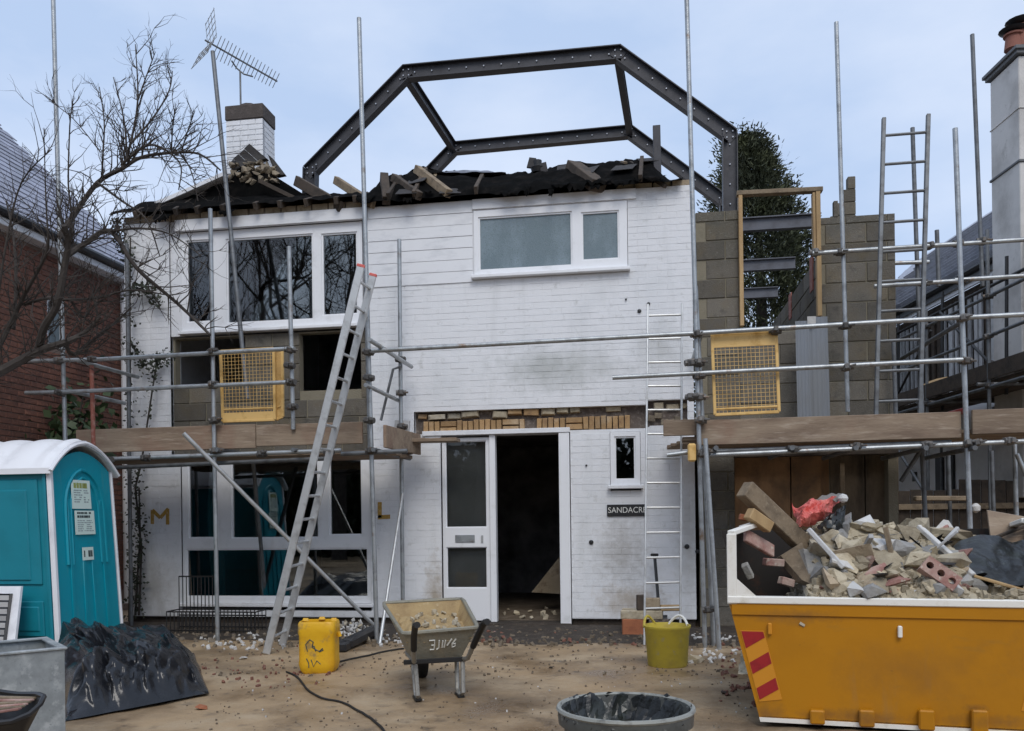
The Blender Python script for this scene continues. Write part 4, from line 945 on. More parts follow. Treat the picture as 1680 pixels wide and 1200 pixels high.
guard('mesh_guard', 'yellow mesh guard on the left scaffold, kick plate at its foot', [(362, 577), (449, 572), (451, 689), (366, 692)], YF+.12, False)
guard('mesh_guard', 'yellow mesh guard folded behind another at the left scaffold ladder gap', [(449, 576), (463, 572), (464, 684), (453, 689)], YF+.16, False)
guard('mesh_guard', 'yellow mesh guard on the right scaffold hung with its kick plate at the top', [(1168, 549), (1273, 544), (1278, 676), (1173, 681)], YF+.02, True)

# ------------------------------------------------------------------ ladders
def ladder(label, bl, br, tl, tr, n, stile_w, stile_t, m, rr=.014, up=(0, 1, 0), caps=None, t0=.03, t1=.97):
    t = thing('ladder', label, 'ladder', (bl+br)/2)
    for a, b in ((bl, tl), (br, tr)):
        mb = MB(); mb.beam(a, b, stile_w, stile_t, up, .005); st = part('stile', mb, m, t)
        if caps:
            mb = MB(); mb.beam(b - (b-a).normalized()*.015, b + (b-a).normalized()*.018, stile_w*1.06, stile_t*1.15, up, .006); part('end_cap', mb, caps, st)
    for i in range(n):
        k = t0 + (t1-t0)*i/(n-1); mb = MB(); mb.tube(bl.lerp(tl, k), br.lerp(tr, k), rr, 8); part('rung', mb, m, t, True)
    return t
b1, b2 = G(437, 1073), G(463, 1059)
ladder('long aluminium ladder leaning across the left scaffold up to its top rail', b1, b2, PY(592, 437, b1.y+.05), PY(612, 452, b2.y-.05), 16, .075, .03, m_alu, .015, RT0, m_redpl, .04, .965)
b1, b2 = G(1057, 1059), G(1116, 1056)
ladder('thin pale ladder standing against the white wall beside the dark name plate', b1, b2, PY(1063, 500, -.75), PY(1119, 498, -.75), 14, .05, .022, m_alu, .012, (0, 1, 0), None, .03, .965)
ladder('grey pole ladder rising into the sky from the right hand scaffold', PY(1437, 690, -.9), PY(1509, 687, -.9), PY(1450, 194, -.6), PY(1523, 188, -.6), 10, .045, .04, m_galvd, .016, (0, 1, 0), None, .06, .94)
# ------------------------------------------------------------------ loose poles
def pole(label, a, b, m=None, r=RT_, n=10):
    mb = MB(); mb.tube(a, b, r, n); return solo('pole', mb, m or m_galv, label, 'pole', smooth=True)
g = G(616, 1033); pole('pale pole sloping down across the lower left window', PY(301, 711, -1.75), V((g.x, g.y, .03)), m_alu)
g = G(623, 1058); pole('thin pale pole leaning on the white wall to the right of the letter L', PY(662, 800, -.30), g, m_alu, .018)
g = G(440, 1022); pole('thin grey pole standing behind the long ladder in front of the dark window', PY(414, 745, -.6), g, m_galvd)
p0 = PY(349, 85, -.25); pole('long slender grey pole rising past the white chimney towards the aerial', p0, PY(406, 655, -.7), m_galvd, .027)
# ------------------------------------------------------------------ aerial on the chimney
ya = (cy0+cy1)/2; base = PY(395, 176, ya)
ae = thing('aerial', 'television aerial with a slanting boom on a short mast above the white chimney', 'aerial', base)
mtop = PY(394, 118, ya); mb = MB(); mb.tube(base - V((0, 0, .06)), mtop, .014, 8); part('mast', mb, m_galvd, ae, True)
ba, bb = PY(336, 66, ya-.35), PY(455, 134, ya+.35); bd = (bb-ba).normalized()
mb = MB(); mb.tube(ba, bb, .013, 6); part('boom', mb, m_galvd, ae, True)
mb = MB(); mb.path([PY(380, 100, ya-.1), PY(388, 112, ya), PY(400, 122, ya), PY(415, 126, ya+.1)], .011, 6); part('bracket', mb, m_galvd, ae, True)
sdn = bd.cross(V((0, 0, 1))).normalized(); upn = sdn.cross(bd).normalized(); el = (upn*.62 + sdn*.78).normalized()
for i in range(17):
    k = .16 + .82*i/16; c = ba.lerp(bb, k); l = .17 - .05*i/16; mb = MB(); mb.tube(c - el*l, c + el*l, .0055, 5); part('element', mb, m_galv, ae)
for s_ in (-1, 1):
    mb = MB(); n0 = (upn*.78*s_ + sdn*.0 - bd*.30).normalized(); c0 = ba.lerp(bb, .10)
    for k in range(5): c = c0 + n0*(.04+.085*k); mb.tube(c - sdn*.24, c + sdn*.24, .005, 4)
    for q in (-.22, -.07, .07, .22): mb.tube(c0 + sdn*q, c0 + n0*.40 + sdn*q, .005, 4)
    part('reflector', mb, m_galv, ae)

# ------------------------------------------------------------------ things on the wall
sg = rect(996, 828, 1056, 847); sg = (sg[0], sg[1]+.03, sg[2], sg[3])
sn = thing('name_sign', 'black house name plate lettered SANDACRE under the small window', 'sign', ((sg[0]+sg[1])/2, -.01, sg[2]))
mb = MB(); mb.box(sg[0], sg[1], -.025, .004, sg[2], sg[3], .004); part('plate', mb, m_blackp, sn)
tm = text_mesh('SANDACRE', .095, .001); tm.materials.append(m_white); inst('lettering', tm, sn, ((sg[0]+sg[1])/2+.008, -.0275, (sg[2]+sg[3])/2), (R(90), 0, 0), (.92, 1, 1))
def letter(label, strokes, w_):
    mb = MB()
    for st in strokes:
        pts = [PY(a, b, -.004) for a, b in st]
        for a, b in zip(pts, pts[1:]): mb.beam(a, b, w_, .003, (0, 0, 1) if abs((b-a).x) > abs((b-a).z) else (1, 0, 0))
    return solo('painted_letter', mb, m_ochre, label, 'lettering')
letter('ochre letter M sprayed on the white wall left of the lower window', [[(250, 860), (250, 837)], [(250, 837), (263, 850), (276, 835)], [(275, 835), (275, 861)]], .045)
letter('ochre letter L sprayed on the white wall right of the lower window', [[(623, 824), (623, 850)], [(620, 849), (640, 848)]], .05)
# wall fixings: small black holes and spots near the right ladder
for i, (a, b, r_) in enumerate(((1049, 511, .024), (1064, 499, .02), (1027, 492, .013), (970, 890, .028), (1127, 897, .03), (1144, 905, .025), (962, 764, .013))):
    mb = MB(); c = PY(a, b, 0); mb.lathe([(r_, -.012), (r_*.8, -.02), (.004, -.022)], 10, Matrix.Translation(c) @ Matrix.Rotation(R(-90), 4, 'X')); mb.v = [(p[0], min(p[1], .004), p[2]) for p in mb.v]
    part('fixing', mb, m_blackp, house)
# ------------------------------------------------------------------ portable toilet
TXr, TYa, TYb = -4.00, -2.66, -1.62       # right face plane at the foot, near and far edges
tz_e = PX(88, 768, TXr).z; tz_p = PX(141, 735, TXr).z
to = thing('portable_toilet', 'turquoise portable toilet with a white domed roof', 'toilet', (TXr-.55, (TYa+TYb)/2, 0))
LEAN = .115                                # the sides draw in and the cabin leans a little to the left
def tz(x, y, z): return V((x - LEAN*z/2, y + (TYb-TYa)*.03*z/2*(1 if y < (TYa+TYb)/2 else -1), z))
TXl = TXr - 1.12; ym = (TYa+TYb)/2
mb = MB()
def tbox(mb, x0, x1, y0, y1, z0, z1, ch=.006):
    b = MB(); b.box(x0, x1, y0, y1, z0, z1, ch); mb.add([tz(*p) for p in b.v], b.f)
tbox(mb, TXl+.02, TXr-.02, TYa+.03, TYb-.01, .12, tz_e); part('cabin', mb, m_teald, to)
mb = MB(); tbox(mb, TXl-.02, TXr+.02, TYa-.03, TYb+.02, .0, .12, .02); part('base', mb, m_blackp, to)
# labelled side: arched panel with ribs
def arch(u): return tz_e + (tz_p - tz_e)*max(0, 1-abs(2*u-1)**2.0)
def side(y0, y1, x, z0, top, n=16):
    """panel on the right-hand side between two y values, arched top"""
    vs_ = []
    for i in range(n+1):
        u = i/n; y = y0 + (y1-y0)*u; vs_.append((y, top((y-TYa)/(TYb-TYa))))
    poly = [(y0, z0)] + [p for p in vs_] + [(y1, z0)]
    b = MB(); b.prism(poly, lambda p: tz(x, p[0], p[1]), lambda p: tz(x-.03, p[0], p[1])); return b
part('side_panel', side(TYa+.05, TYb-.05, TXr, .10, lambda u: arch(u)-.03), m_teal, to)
mb = MB()
for i, k in enumerate((.24, .42, .58, .76)):
    y = TYa + (TYb-TYa)*k; b = MB(); b.box(TXr-.002, TXr+.014, y-.02, y+.02, .14, 1.0 if i in (1, 2) else 1.55, .007); mb.add([tz(*p) for p in b.v], b.f)
mb2 = [(TYa+.20, .9)] + [(ym + (ym-TYa-.20)*-math.cos(math.pi*i/14), 1.45+.40*math.sin(math.pi*i/14)) for i in range(15)] + [(TYb-.20, .9)]
mb.path([tz(TXr+.004, a, b) for a, b in mb2], .02, 6)
part('rib', mb, m_teal, to, True)
mb2 = [(TYa+.28, .9)] + [(ym + (ym-TYa-.28)*-math.cos(math.pi*i/14), 1.45+.32*math.sin(math.pi*i/14)) for i in range(15)] + [(TYb-.28, .9)]
mb = MB(); mb.path([tz(TXr+.004, a, b) for a, b in mb2], .015, 6); part('rib', mb, m_teal, to, True)
for y, wd in ((TYa+.0, .045), (TYb-.03, .03)):
    mb = MB(); tbox(mb, TXr-.04, TXr+.012, y, y+wd, .11, tz_e+.01, .008); part('corner_post', mb, m_whitepl, to)
mb = MB(); tbox(mb, TXr-.075, TXr-.045, TYa-.01, TYa+.03, .11, tz_e+.01, .008); part('corner_post', mb, m_teald, to)
# front (door) face with raised panels
def fbox(mb, x0, x1, z0, z1, pr, ch=.012):
    b = MB(); b.box(x0, x1, TYa+.03-pr, TYa+.035, z0, z1, ch); mb.add([tz(*p) for p in b.v], b.f)
dl, dr_ = TXl+.05, TXr-.12
dz0 = PY(40, 960, TYa).z; 
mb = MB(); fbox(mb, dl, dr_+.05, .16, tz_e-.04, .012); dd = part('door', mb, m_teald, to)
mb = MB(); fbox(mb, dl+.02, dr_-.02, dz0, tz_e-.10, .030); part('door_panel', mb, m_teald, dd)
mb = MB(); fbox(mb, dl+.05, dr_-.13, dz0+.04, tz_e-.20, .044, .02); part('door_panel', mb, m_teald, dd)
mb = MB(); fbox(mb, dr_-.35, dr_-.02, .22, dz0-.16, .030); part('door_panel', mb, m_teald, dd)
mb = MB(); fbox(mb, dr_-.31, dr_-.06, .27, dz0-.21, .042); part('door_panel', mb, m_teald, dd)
# roof: ribbed white barrel with overhang
mb = MB(); x0, x1 = TXl-.06, TXr+.05
def roofv(u, v):
    x = x0 + (x1-x0)*u; y = TYa-.05 + (TYb-TYa+.09)*v; s_ = max(0, 1-abs(2*v-1)**2.1)
    z = tz_e + .005 + (tz_p-tz_e+.075)*s_ + (.026*abs(math.sin(u*math.pi*3.6))*min(1, 3*s_) if u < .93 else 0)
    return tz(x, y, z)
mb.grid(roofv, 56, 20); n0 = len(mb.v)
mb.grid(lambda u, v: roofv(u, v) - V((0, 0, .05)), 56, 20)
e0 = [roofv(1, v/20) for v in range(21)]; vs_ = e0 + [p - V((0, 0, .055)) for p in e0]; mb.add(vs_, [(i, i+1, i+22, i+21) for i in range(20)])
e0 = [roofv(u/56, 0) for u in range(57)]; vs_ = e0 + [p - V((0, 0, .055)) for p in e0]; mb.add(vs_, [(i, i+1, i+58, i+57) for i in range(56)])
rfp = part('roof', mb, m_whitepl, to, True)
mb = MB(); mb.path([roofv(1, v/20) + V((.005, 0, -.03)) for v in range(21)], .02, 6); part('roof_trim', mb, m_whitepl, rfp, True)
# notices
def notice(x0, y0, x1, y1, seed, style):
    a, b = PX(x0, (y0+y1)/2, TXr-.02), PX(x1, (y0+y1)/2, TXr-.02); z0, z1 = PX((x0+x1)/2, y1, TXr-.02).z, PX((x0+x1)/2, y0, TXr-.02).z
    b_ = MB(); b_.box(TXr+.002, TXr+.006, a.y, b.y, z0, z1); mb = MB(); mb.add([tz(*p)+V((.012, 0, 0)) for p in b_.v], b_.f); s_ = part('notice', mb, m_poster, to)
    r = random.Random(seed); H = z1-z0; Wd = b.y-a.y
    def bar(u0, u1, v0, v1, m_):
        b_ = MB(); b_.box(TXr+.006, TXr+.0075, a.y+Wd*u0, a.y+Wd*u1, z0+H*v0, z0+H*v1); return [(tz(*p)+V((.012, 0, 0))) for p in b_.v], b_.f
    heavy, light = MB(), MB()
    rows = [(.72, .90, .07, 5, 0)] + [(.62-.08*k, .66-.08*k, .0, 9, 1) for k in range(6)] if style == 0 else ([(.86, .94, .0, 9, 0), (.70, .80, .0, 6, 0)] + [(.56-.085*k, .60-.085*k, 0, 8, 1) for k in range(6)] if style == 1 else [(.25, .75, 0, 3, 0)])
    for v0, v1, _, n, li in rows:
        u = .10
        while u < .86:
            wd = r.uniform(.04, .14) if style != 0 or li else .13
            if r.random() < .86 and not (li and .42 < u < .5): (light if li else heavy).add(*bar(u, min(.92, u+wd*.8), v0, v1, None))
            u += wd
    part('print', heavy, m_inky if style == 0 else m_ink, s_); 
    if light.v: part('print', light, m_inkg, s_)
notice(123, 788, 159, 835, 3, 0); notice(127, 838, 163, 877, 4, 1); notice(137, 898, 158, 919, 5, 2)

# ------------------------------------------------------------------ white framed panel leaning on the toilet
pn = thing('vent_panel', 'white framed panel with dark slotted grilles leaning against the toilet door', 'panel', G(5, 1075))
a0, a1 = PY(-40, 962, TYa-.10), PY(38, 962, TYa-.10); c0, c1 = V((a0.x, TYa-.32, .02)), V((PY(26, 1040, TYa-.3).x, TYa-.32, .02))
mb = MB(); o_ = V((0, -.03, .0)); vv = [a0, a1, c1, c0]; mb.add([p for p in vv]+[p+o_ for p in vv], [(0, 1, 2, 3), (7, 6, 5, 4), (0, 4, 5, 1), (1, 5, 6, 2), (2, 6, 7, 3), (3, 7, 4, 0)]); part('frame', mb, m_whitepl, pn)
for k in (.38, .70):
    f = lambda u, v: a0.lerp(a1, u).lerp(c0.lerp(c1, u), v) + V((0, -.036, 0))
    mb = MB(); q = [f(k-.13, .10), f(k+.13, .10), f(k+.13, .97), f(k-.13, .97)]; mb.add(q, [(0, 1, 2, 3)]); mb.path(q, .016, 5, closed=True); g_ = part('grille', mb, m_blackp, pn)
    for j in range(9):
        v = .15+.09*j; mb = MB(); mb.beam(f(k-.10, v), f(k+.10, v), .045, .014); part('slat', mb, m_greywood, g_)

# ------------------------------------------------------------------ black plastic sheet over a heap
m_bag = mat('black_refuse_bag', (.012, .013, .013), .3, layers=[(7, (.03, .035, .028), .5, .7), (16, (.14, .15, .13), .66, .78)], bump=(18, .7))
rT = random.Random(31); TF = [(math.cos(a), math.sin(a), rT.uniform(1.8, 4.5)*(1 if i < 6 else 2.6), (.048 if i < 6 else .021)) for i, a in enumerate([rT.uniform(0, 6.28) for _ in range(18)])]
q = [G(108, 1184), G(343, 1138), G(318, 1072), G(70, 1085)]
def tarp(u, v):
    b = q[0].lerp(q[1], u).lerp(q[3].lerp(q[2], u), v)
    e = min(1, min(u*9, (1-u)*4.2)); f_ = min(1, v*9) * min(1, (1-v)*6)
    h = .375*min(1, e)**.8*f_**.9*(1-.10*u+.08*fz(u*3, v*3, 2))
    vs3 = v*3.45*.8 if v < .11 else .30 + (v-.11)*.6; wx, wy = u*1.15+.13*fz(u*3, vs3*3, 11), vs3+.13*fz(u*3, vs3*3, 17); cr = 0
    for (dx, dy, f0, a0) in TF: cr += a0*(abs((wx*dx+wy*dy)*f0 % 1 - .5)*2 - .5)
    k = min(1, 8*min(u, 1-u, v, 1-v)+.12)
    d = V((.06*fz(u*5, v*5, 20), .07*fz(u*6, v*5, 30), 0))*k
    return b + d + V((-.1*cr*k, -.75*cr*k, max(.004, h + .8*cr*k*min(1, h*5+.25))))
def sheet(u, v): return tarp(u, .11*v/.38 if v < .38 else .11 + .89*(v-.38)/.62)
mb = MB(); mb.grid(sheet, 120, 100)
tp = link('plastic_sheet', mb.mesh('plastic_sheet', m_tarp, True))
tag(tp, 'crumpled black plastic sheet draped over a low heap beside the toilet', 'sheet')

# ------------------------------------------------------------------ galvanised tank in the corner
tk = thing('water_tank', 'galvanised steel tank standing open in the lower left corner', 'tank', D(40, 1250, 4.6))
dT = 4.5; tr_ = D(106, 1066, dT); M_ = (Matrix.Rotation(R(38.5), 3, 'Z') @ Matrix((RT0, FW, UP0)).transposed()).to_4x4(); M_.translation = V((tr_.x, tr_.y, 0)); zt_ = tr_.z
tw, td = .95, .52
def tkp(name, x0, x1, y0, y1, z0, z1, m_, ch=.004, par=tk):
    mb = MB(); mb.box(x0, x1, y0, y1, z0, z1, ch, m=None); mb.v = [tuple(M_ @ V(p)) for p in mb.v]; return part(name, mb, m_, par)
tkp('side', -tw, 0, 0, .006, .0, zt_, m_tank); tkp('side', -tw, 0, td-.006, td, 0, zt_, m_tank); tkp('side', -.006, 0, .007, td-.007, 0, zt_, m_tank); tkp('side', -tw, -tw+.006, .007, td-.007, 0, zt_, m_tank)
tkp('floor', -tw+.007, -.007, .007, td-.007, .0, .01, m_tank)
for (x0, x1, y0, y1) in ((-tw-.01, .012, -.012, .028), (-tw-.01, .012, td-.028, td+.012), (-.028, .012, .029, td-.029), (-tw-.012, -tw+.028, .029, td-.029)):
    tkp('rim', x0, x1, y0, y1, zt_+.001, zt_+.014, m_tank, .003)
mb = MB(); mb.path([V(M_ @ V((-.30, td-.05, zt_-.01))), V(M_ @ V((-.28, td-.06, zt_-.05))), V(M_ @ V((-.25, td-.05, zt_-.02)))], .012, 6); part('hook', mb, m_whitepl, tk, True)
# black tray with offcuts in front of the tank
bt = thing('tray', 'black tray with a pointed lip holding pinkish timber strips at the lower left corner', 'tray', D(10, 1290, 3.75))
d0 = 3.75
rim = [D(-90, 1128, d0+.25), D(-20, 1132, d0+.22), D(30, 1139, d0+.14), D(62, 1139, d0+.04), D(72, 1143, d0-.02), D(66, 1156, d0-.07), D(48, 1172, d0-.12), D(20, 1184, d0-.16), D(-30, 1190, d0-.18), D(-90, 1192, d0-.18)]
ctr = sum(rim, V())/len(rim) - V((0, 0, .13))
mb = MB(); mid = [p.lerp(ctr, .35) - V((0, 0, .06)) for p in rim]; vs_ = rim + mid + [ctr]; n = len(rim)
mb.add(vs_, [(i, i+1, n+i+1, n+i) for i in range(n-1)] + [(n+i, n+i+1, 2*n) for i in range(n-1)]); mb.add([p - V((0, 0, .012)) for p in vs_], [(i, i+1, n+i+1, n+i) for i in range(n-1)] + [(n+i, n+i+1, 2*n) for i in range(n-1)])
tb = part('body', mb, m_blackp, bt, True); mb = MB(); mb.path(rim, .012, 6); part('rim', mb, m_blackp, bt, True)
mb = MB(); c = D(22, 1200, d0); mb.tube(c - V((0, 0, .03)), V((c.x, c.y, .0)), .03, 8); part('leg', mb, m_blackp, bt, True)
for i in range(6):
    a = D(-90, 1142+8*i, d0+.16-.055*i); b_ = D(58-5*i, 1146+3.4*i, d0+.03-.03*i); mb = MB(); mb.beam(a, b_, .010, .03, (0, 0, 1), .003)
    solo('timber_strip', mb, m_pink if i % 2 else m_timber, ('pinkish' if i % 2 else 'brown') + ' thin timber strip lying in the black tray, ' + ('topmost', 'second from the back', 'third from the back', 'fourth from the back', 'second from the front', 'foremost')[i], 'timber', 'timber strips in the black tray')

# ------------------------------------------------------------------ black wire rack under the lower left window
rk = thing('wire_rack', 'black barred metal rack standing below the lower left window', 'rack', (xF(360, 1000, -.5), -.5, 0))
yr = -.52; zt_r = PY(340, 946, yr).z; zm = PY(340, 1000, yr).z
xl, xr = PY(294, 990, yr).x, PY(436, 990, yr).x
for z, x1 in ((zt_r, PY(352, 950, yr).x), (zm, xr), (zm-.07, xr), (.05, xr)):
    mb = MB(); mb.tube((xl, yr, z), (x1, yr, z), .009, 6); part('rail', mb, m_black, rk, True)
mb = MB(); mb.tube((xl, yr-.28, zm), (xr, yr-.28, zm), .009, 6); mb.tube((xl, yr-.28, .04), (xr, yr-.28, .04), .009, 6); part('rail', mb, m_black, rk, True)
for k in range(24):
    x = xl + (xr-xl)*k/23; mb = MB(); mb.tube((x, yr, .02), (x, yr, zt_r if x < PY(352, 950, yr).x else zm), .006, 5); part('bar', mb, m_black, rk)
    mb = MB(); mb.tube((x, yr-.28, .01), (x, yr-.28, zm), .006, 5); part('bar', mb, m_black, rk)
for x in (xl, (xl+xr)/2, xr):
    mb = MB(); mb.tube((x, yr, zm), (x, yr-.28, zm), .008, 5); part('rail', mb, m_black, rk)

# ------------------------------------------------------------------ yellow plastic drum
def loft(mb, secs, n=28, cap0=True, cap1=True):
    vs_ = []; fs = []
    for (z, hx, hy, e, ox, oy) in secs:
        for j in range(n):
            a = 2*math.pi*j/n; c, s_ = math.cos(a), math.sin(a)
            vs_.append((ox + hx*math.copysign(abs(c)**(2/e), c), oy + hy*math.copysign(abs(s_)**(2/e), s_), z))
    for i in range(len(secs)-1):
        for j in range(n): fs.append((i*n+j, i*n+(j+1) % n, (i+1)*n+(j+1) % n, (i+1)*n+j))
    if cap0: fs.append(tuple(range(n-1, -1, -1)))
    if cap1: fs.append(tuple((len(secs)-1)*n+j for j in range(n)))
    return mb.add(vs_, fs)
g = G(515, 1106); dd_ = (g-CAM).dot(FW); hw = 31/FPX*dd_; hh = 86/FPX*dd_
dm_ = thing('drum', 'dirty yellow plastic drum with its top cut off and dark scrawls on it', 'drum', (g.x, g.y+.13, gh(g.x, g.y)-.005), local=True, rotz=TH-.02)
mb = MB(); loft(mb, [(0, hw*.80, .105, 5, 0, 0), (.03, hw*.93, .125, 5, 0, 0), (.09, hw, .13, 6, 0, 0), (.12, hw*.97, .127, 6, 0, 0), (hh-.12, hw*.97, .127, 6, 0, 0), (hh-.09, hw*1.03, .133, 6, 0, 0), (hh-.015, hw*1.0, .13, 6, 0, 0), (hh, hw*.96, .125, 5, 0, 0), (hh, hw*.89, .113, 5, 0, 0), (hh-.05, hw*.88, .112, 5, 0, 0), (.03, hw*.86, .11, 5, 0, 0)], 40)
db = part('body', mb, m_drum, dm_, True)
for k in (-.75, .0, .78):
    mb = MB(); loft(mb, [(hh-.002, .03, .02, 4, k*hw, .11 if k == 0 else .02), (hh+.02, .022, .012, 4, k*hw, .11 if k == 0 else .02)], 10); part('torn_edge', mb, m_drum, db)
mb = MB(); yy = -.1275
for st in ([(-.07, .20), (-.085, .26), (-.05, .30), (-.02, .28), (-.03, .235), (.0, .215), (.03, .20), (.06, .225), (.065, .21), (.03, .195)], [(-.08, .14), (-.06, .10), (-.06, .06)], [(-.04, .13), (-.02, .07), (.01, .12), (.04, .09)], [(-.03, .25), (-.01, .24), (.0, .2)]):
    mb.path([V((a, yy - (.001 if .1 < b < .3 else .0015), b)) for a, b in st], .005, 4)
part('scrawl', mb, m_ink, db)
mb = MB(); mb.tube((hw+.005, 0, hh-.10), (hw+.02, 0, hh-.14), .02, 6); part('lug', mb, m_drum, db)

# ------------------------------------------------------------------ wheelbarrow
g = (G(683, 1148) + G(757, 1143))/2
wb = thing('wheelbarrow', 'mud splashed wheelbarrow loaded with sand and rubble, handles towards the camera', 'wheelbarrow', (g.x, g.y, gh(g.x, g.y)-.004), local=True, rotz=R(24))
# local: -Y towards the handles, wheel at +Y
tt = [V((-.275, -.10, .50)), V((.275, -.10, .52)), V((.325, .66, .66)), V((-.325, .66, .65))]; bb_ = [V((-.18, .02, .28)), V((.18, .02, .29)), V((.17, .46, .28)), V((-.17, .46, .28))]
def ringsub(a, k):
    o = []
    for i in range(4):
        p, q_ = a[i], a[(i+1) % 4]; l = .16
        o += [p.lerp(a[i-1], k*l*.5).lerp(p.lerp(q_, k*l*.5), .0), p.lerp(a[i-1], k*l*.15).lerp(p.lerp(q_, k*l*.15), .5), p.lerp(q_, k*l*.5)]
    return o
def shell(mb, rings):
    n = len(rings[0]); vs_ = [p for r in rings for p in r]
    mb.add(vs_, [(i*n+j, i*n+(j+1) % n, (i+1)*n+(j+1) % n, (i+1)*n+j) for i in range(len(rings)-1) for j in range(n)] + [tuple((len(rings)-1)*n+j for j in range(n))])
ct, cbm = sum(tt, V())/4, sum(bb_, V())/4
rt, rbm = ringsub(tt, 1), ringsub(bb_, 1)
ins = lambda r_, c, k, dz: [p.lerp(c, k) + V((0, 0, dz)) for p in r_]
mb = MB(); shell(mb, [rt, [a.lerp(b, .5) for a, b in zip(rt, rbm)], rbm]); tray = part('tray', mb, m_barrow, wb, True)
mb = MB(); shell(mb, [ins(rt, ct, .02, 0), ins(rbm, cbm, .03, .012)]); part('tray_lining', mb, m_barrowin, wb, True)
mb = MB(); mb.path(rt, .016, 7, closed=True); part('rim', mb, m_barrow, wb, True)
sand = MB()
def sandf(u, v):
    p = tt[0].lerp(tt[1], u).lerp(tt[3].lerp(tt[2], u), v); b = bb_[0].lerp(bb_[1], u).lerp(bb_[3].lerp(bb_[2], u), v); p = b.lerp(p, .66)
    e = min(u, 1-u, v, 1-v); return p + V((0, 0, .05*min(1, e*5) + .02*fz(u*7, v*7, 3) + .012*fz(u*20, v*18, 5)))
sand.grid(sandf, 26, 30); tag(link('sand_load', sand.mesh('sand_load', m_barrowin)), 'heaped sandy load filling the wheelbarrow tray', 'sand'); ld = bpy.data.objects['sand_load']
MW = Matrix.Translation(wb.location) @ Matrix.Rotation(wb.rotation_euler[2], 4, 'Z'); ld.matrix_world = MW
for i in range(26):
    u, v = rnd.uniform(.08, .92), rnd.uniform(.05, .9); p = MW @ (sandf(u, v) + V((0, 0, .012)))
    o = inst('stone', ch_me[i % 9], None, p, (rnd.uniform(0, 6), rnd.uniform(0, 6), rnd.uniform(0, 6)), (rnd.uniform(.03, .085),)*3); tag(o, 'small broken stone lying on the sand in the wheelbarrow', 'stone', 'stones in the wheelbarrow')
for s_ in (-1, 1):
    # frame tube with handle
    mb = MB(); x = .175*s_; pts = [(.045*s_, .92, .20), (.10*s_, .70, .26), (x*.95, .45, .275), (x, .0, .28), (x*1.12, -.10, .30), (x*1.3, -.32, .50), (x*1.36, -.46, .60), (x*1.36, -.53, .615)]
    mb.path(pts, .018, 8); ft = part('frame_tube', mb, m_tubeleg, wb, True)
    mb = MB(); mb.path([V(pts[-3]).lerp(V(pts[-4]), .5), pts[-3], pts[-2], V(pts[-1]) + V((0, -.02, 0))], .023, 8); part('grip', mb, m_rubber, ft, True)
    mb = MB(); mb.path([(x, -.02, .28), (x*.95, -.07, .05), (x*.9, -.02, .012), (x*.9, .06, .012), (x*.9, .10, .05), (x*.95, .16, .28)], .017, 8); part('leg', mb, m_tubeleg, wb, True)
    mb = MB(); mb.beam((x*.9, -.05, .012), (x*.9, .09, .012), .022, .05, (0, 0, 1), .006); part('foot', mb, m_black, wb)
    mb = MB(); mb.beam((x*.98, .30, .28), (x*.6, .93, .19), .03, .012); part('strut', mb, m_black, wb)
mb = MB(); mb.beam((-.26, -.03, .285), (.20, -.03, .285), .035, .02, (0, 0, 1), .004); part('cross_bar', mb, m_black, wb)
mb = MB(); wr = .185; T_w = Matrix.Translation((0, .86, wr)) @ Matrix.Rotation(R(90), 4, 'Y')
mb.lathe([(wr-.06, -.038), (wr-.012, -.044), (wr, -.022), (wr, .022), (wr-.012, .044), (wr-.06, .038), (wr-.06, -.038)], 24, T_w, cap=False); part('tyre', mb, m_rubber, wb, True)
mb = MB(); mb.lathe([(.02, -.05), (.03, -.03), (wr-.061, -.025), (wr-.061, .025), (.03, .03), (.02, .05)], 18, T_w); part('hub', mb, m_redtube, wb, True)
fa, fb_, fc, fd = tt[0], tt[1], bb_[1], bb_[0]
def onf(u, v): return fa.lerp(fb_, u).lerp(fd.lerp(fc, u), v) + V((0, -.006, -.002))
mb = MB()
for st in ([(.34, .30), (.42, .30), (.42, .46), (.37, .47)], [(.42, .46), (.41, .62), (.34, .62)], [(.49, .32), (.49, .58), (.455, .63)], [(.545, .34), (.545, .58)], [(.585, .34), (.58, .58)], [(.675, .30), (.625, .52)], [(.74, .32), (.70, .48), (.715, .59), (.76, .56), (.75, .46), (.71, .48)]):
    mb.path([onf(a, b) for a, b in st], .0058, 5)
part('painted_mark', mb, m_white, tray)

# ------------------------------------------------------------------ yellow rubber tub
g = G(1096, 1097); dd_ = (g-CAM).dot(FW); rt_ = 38/FPX*dd_; th_ = 68/FPX*dd_
tu = thing('tub', 'yellow rubber builders tub with a white rope handle by the brick pile', 'tub', (g.x, g.y+rt_*.8, gh(g.x, g.y)-.004), local=True)
mb = MB(); mb.lathe([(rt_*.82, 0), (rt_*.86, .012), (rt_*.98, th_*.92), (rt_*1.03, th_*.95), (rt_*1.03, th_), (rt_*.97, th_), (rt_*.94, th_*.93), (rt_*.80, .03), (.01, .03)], 36); part('body', mb, m_trug, tu, True)
mb = MB(); mb.lathe([(rt_*.94, th_*.86), (rt_*.3, th_*.88), (.01, th_*.89)], 24); part('contents', mb, m_barrowin, tu, True)
for a0_, m_ in ((.95, m_white), (2.6, m_trug)):
    mb = MB(); mb.path([(rt_*math.cos(a0_+k*.09)*(1.0), rt_*math.sin(a0_+k*.09), th_ - .02 + .085*math.sin(math.pi*(k+6)/12)) for k in range(-6, 7)], .012, 6); part('handle', mb, m_, tu, True)

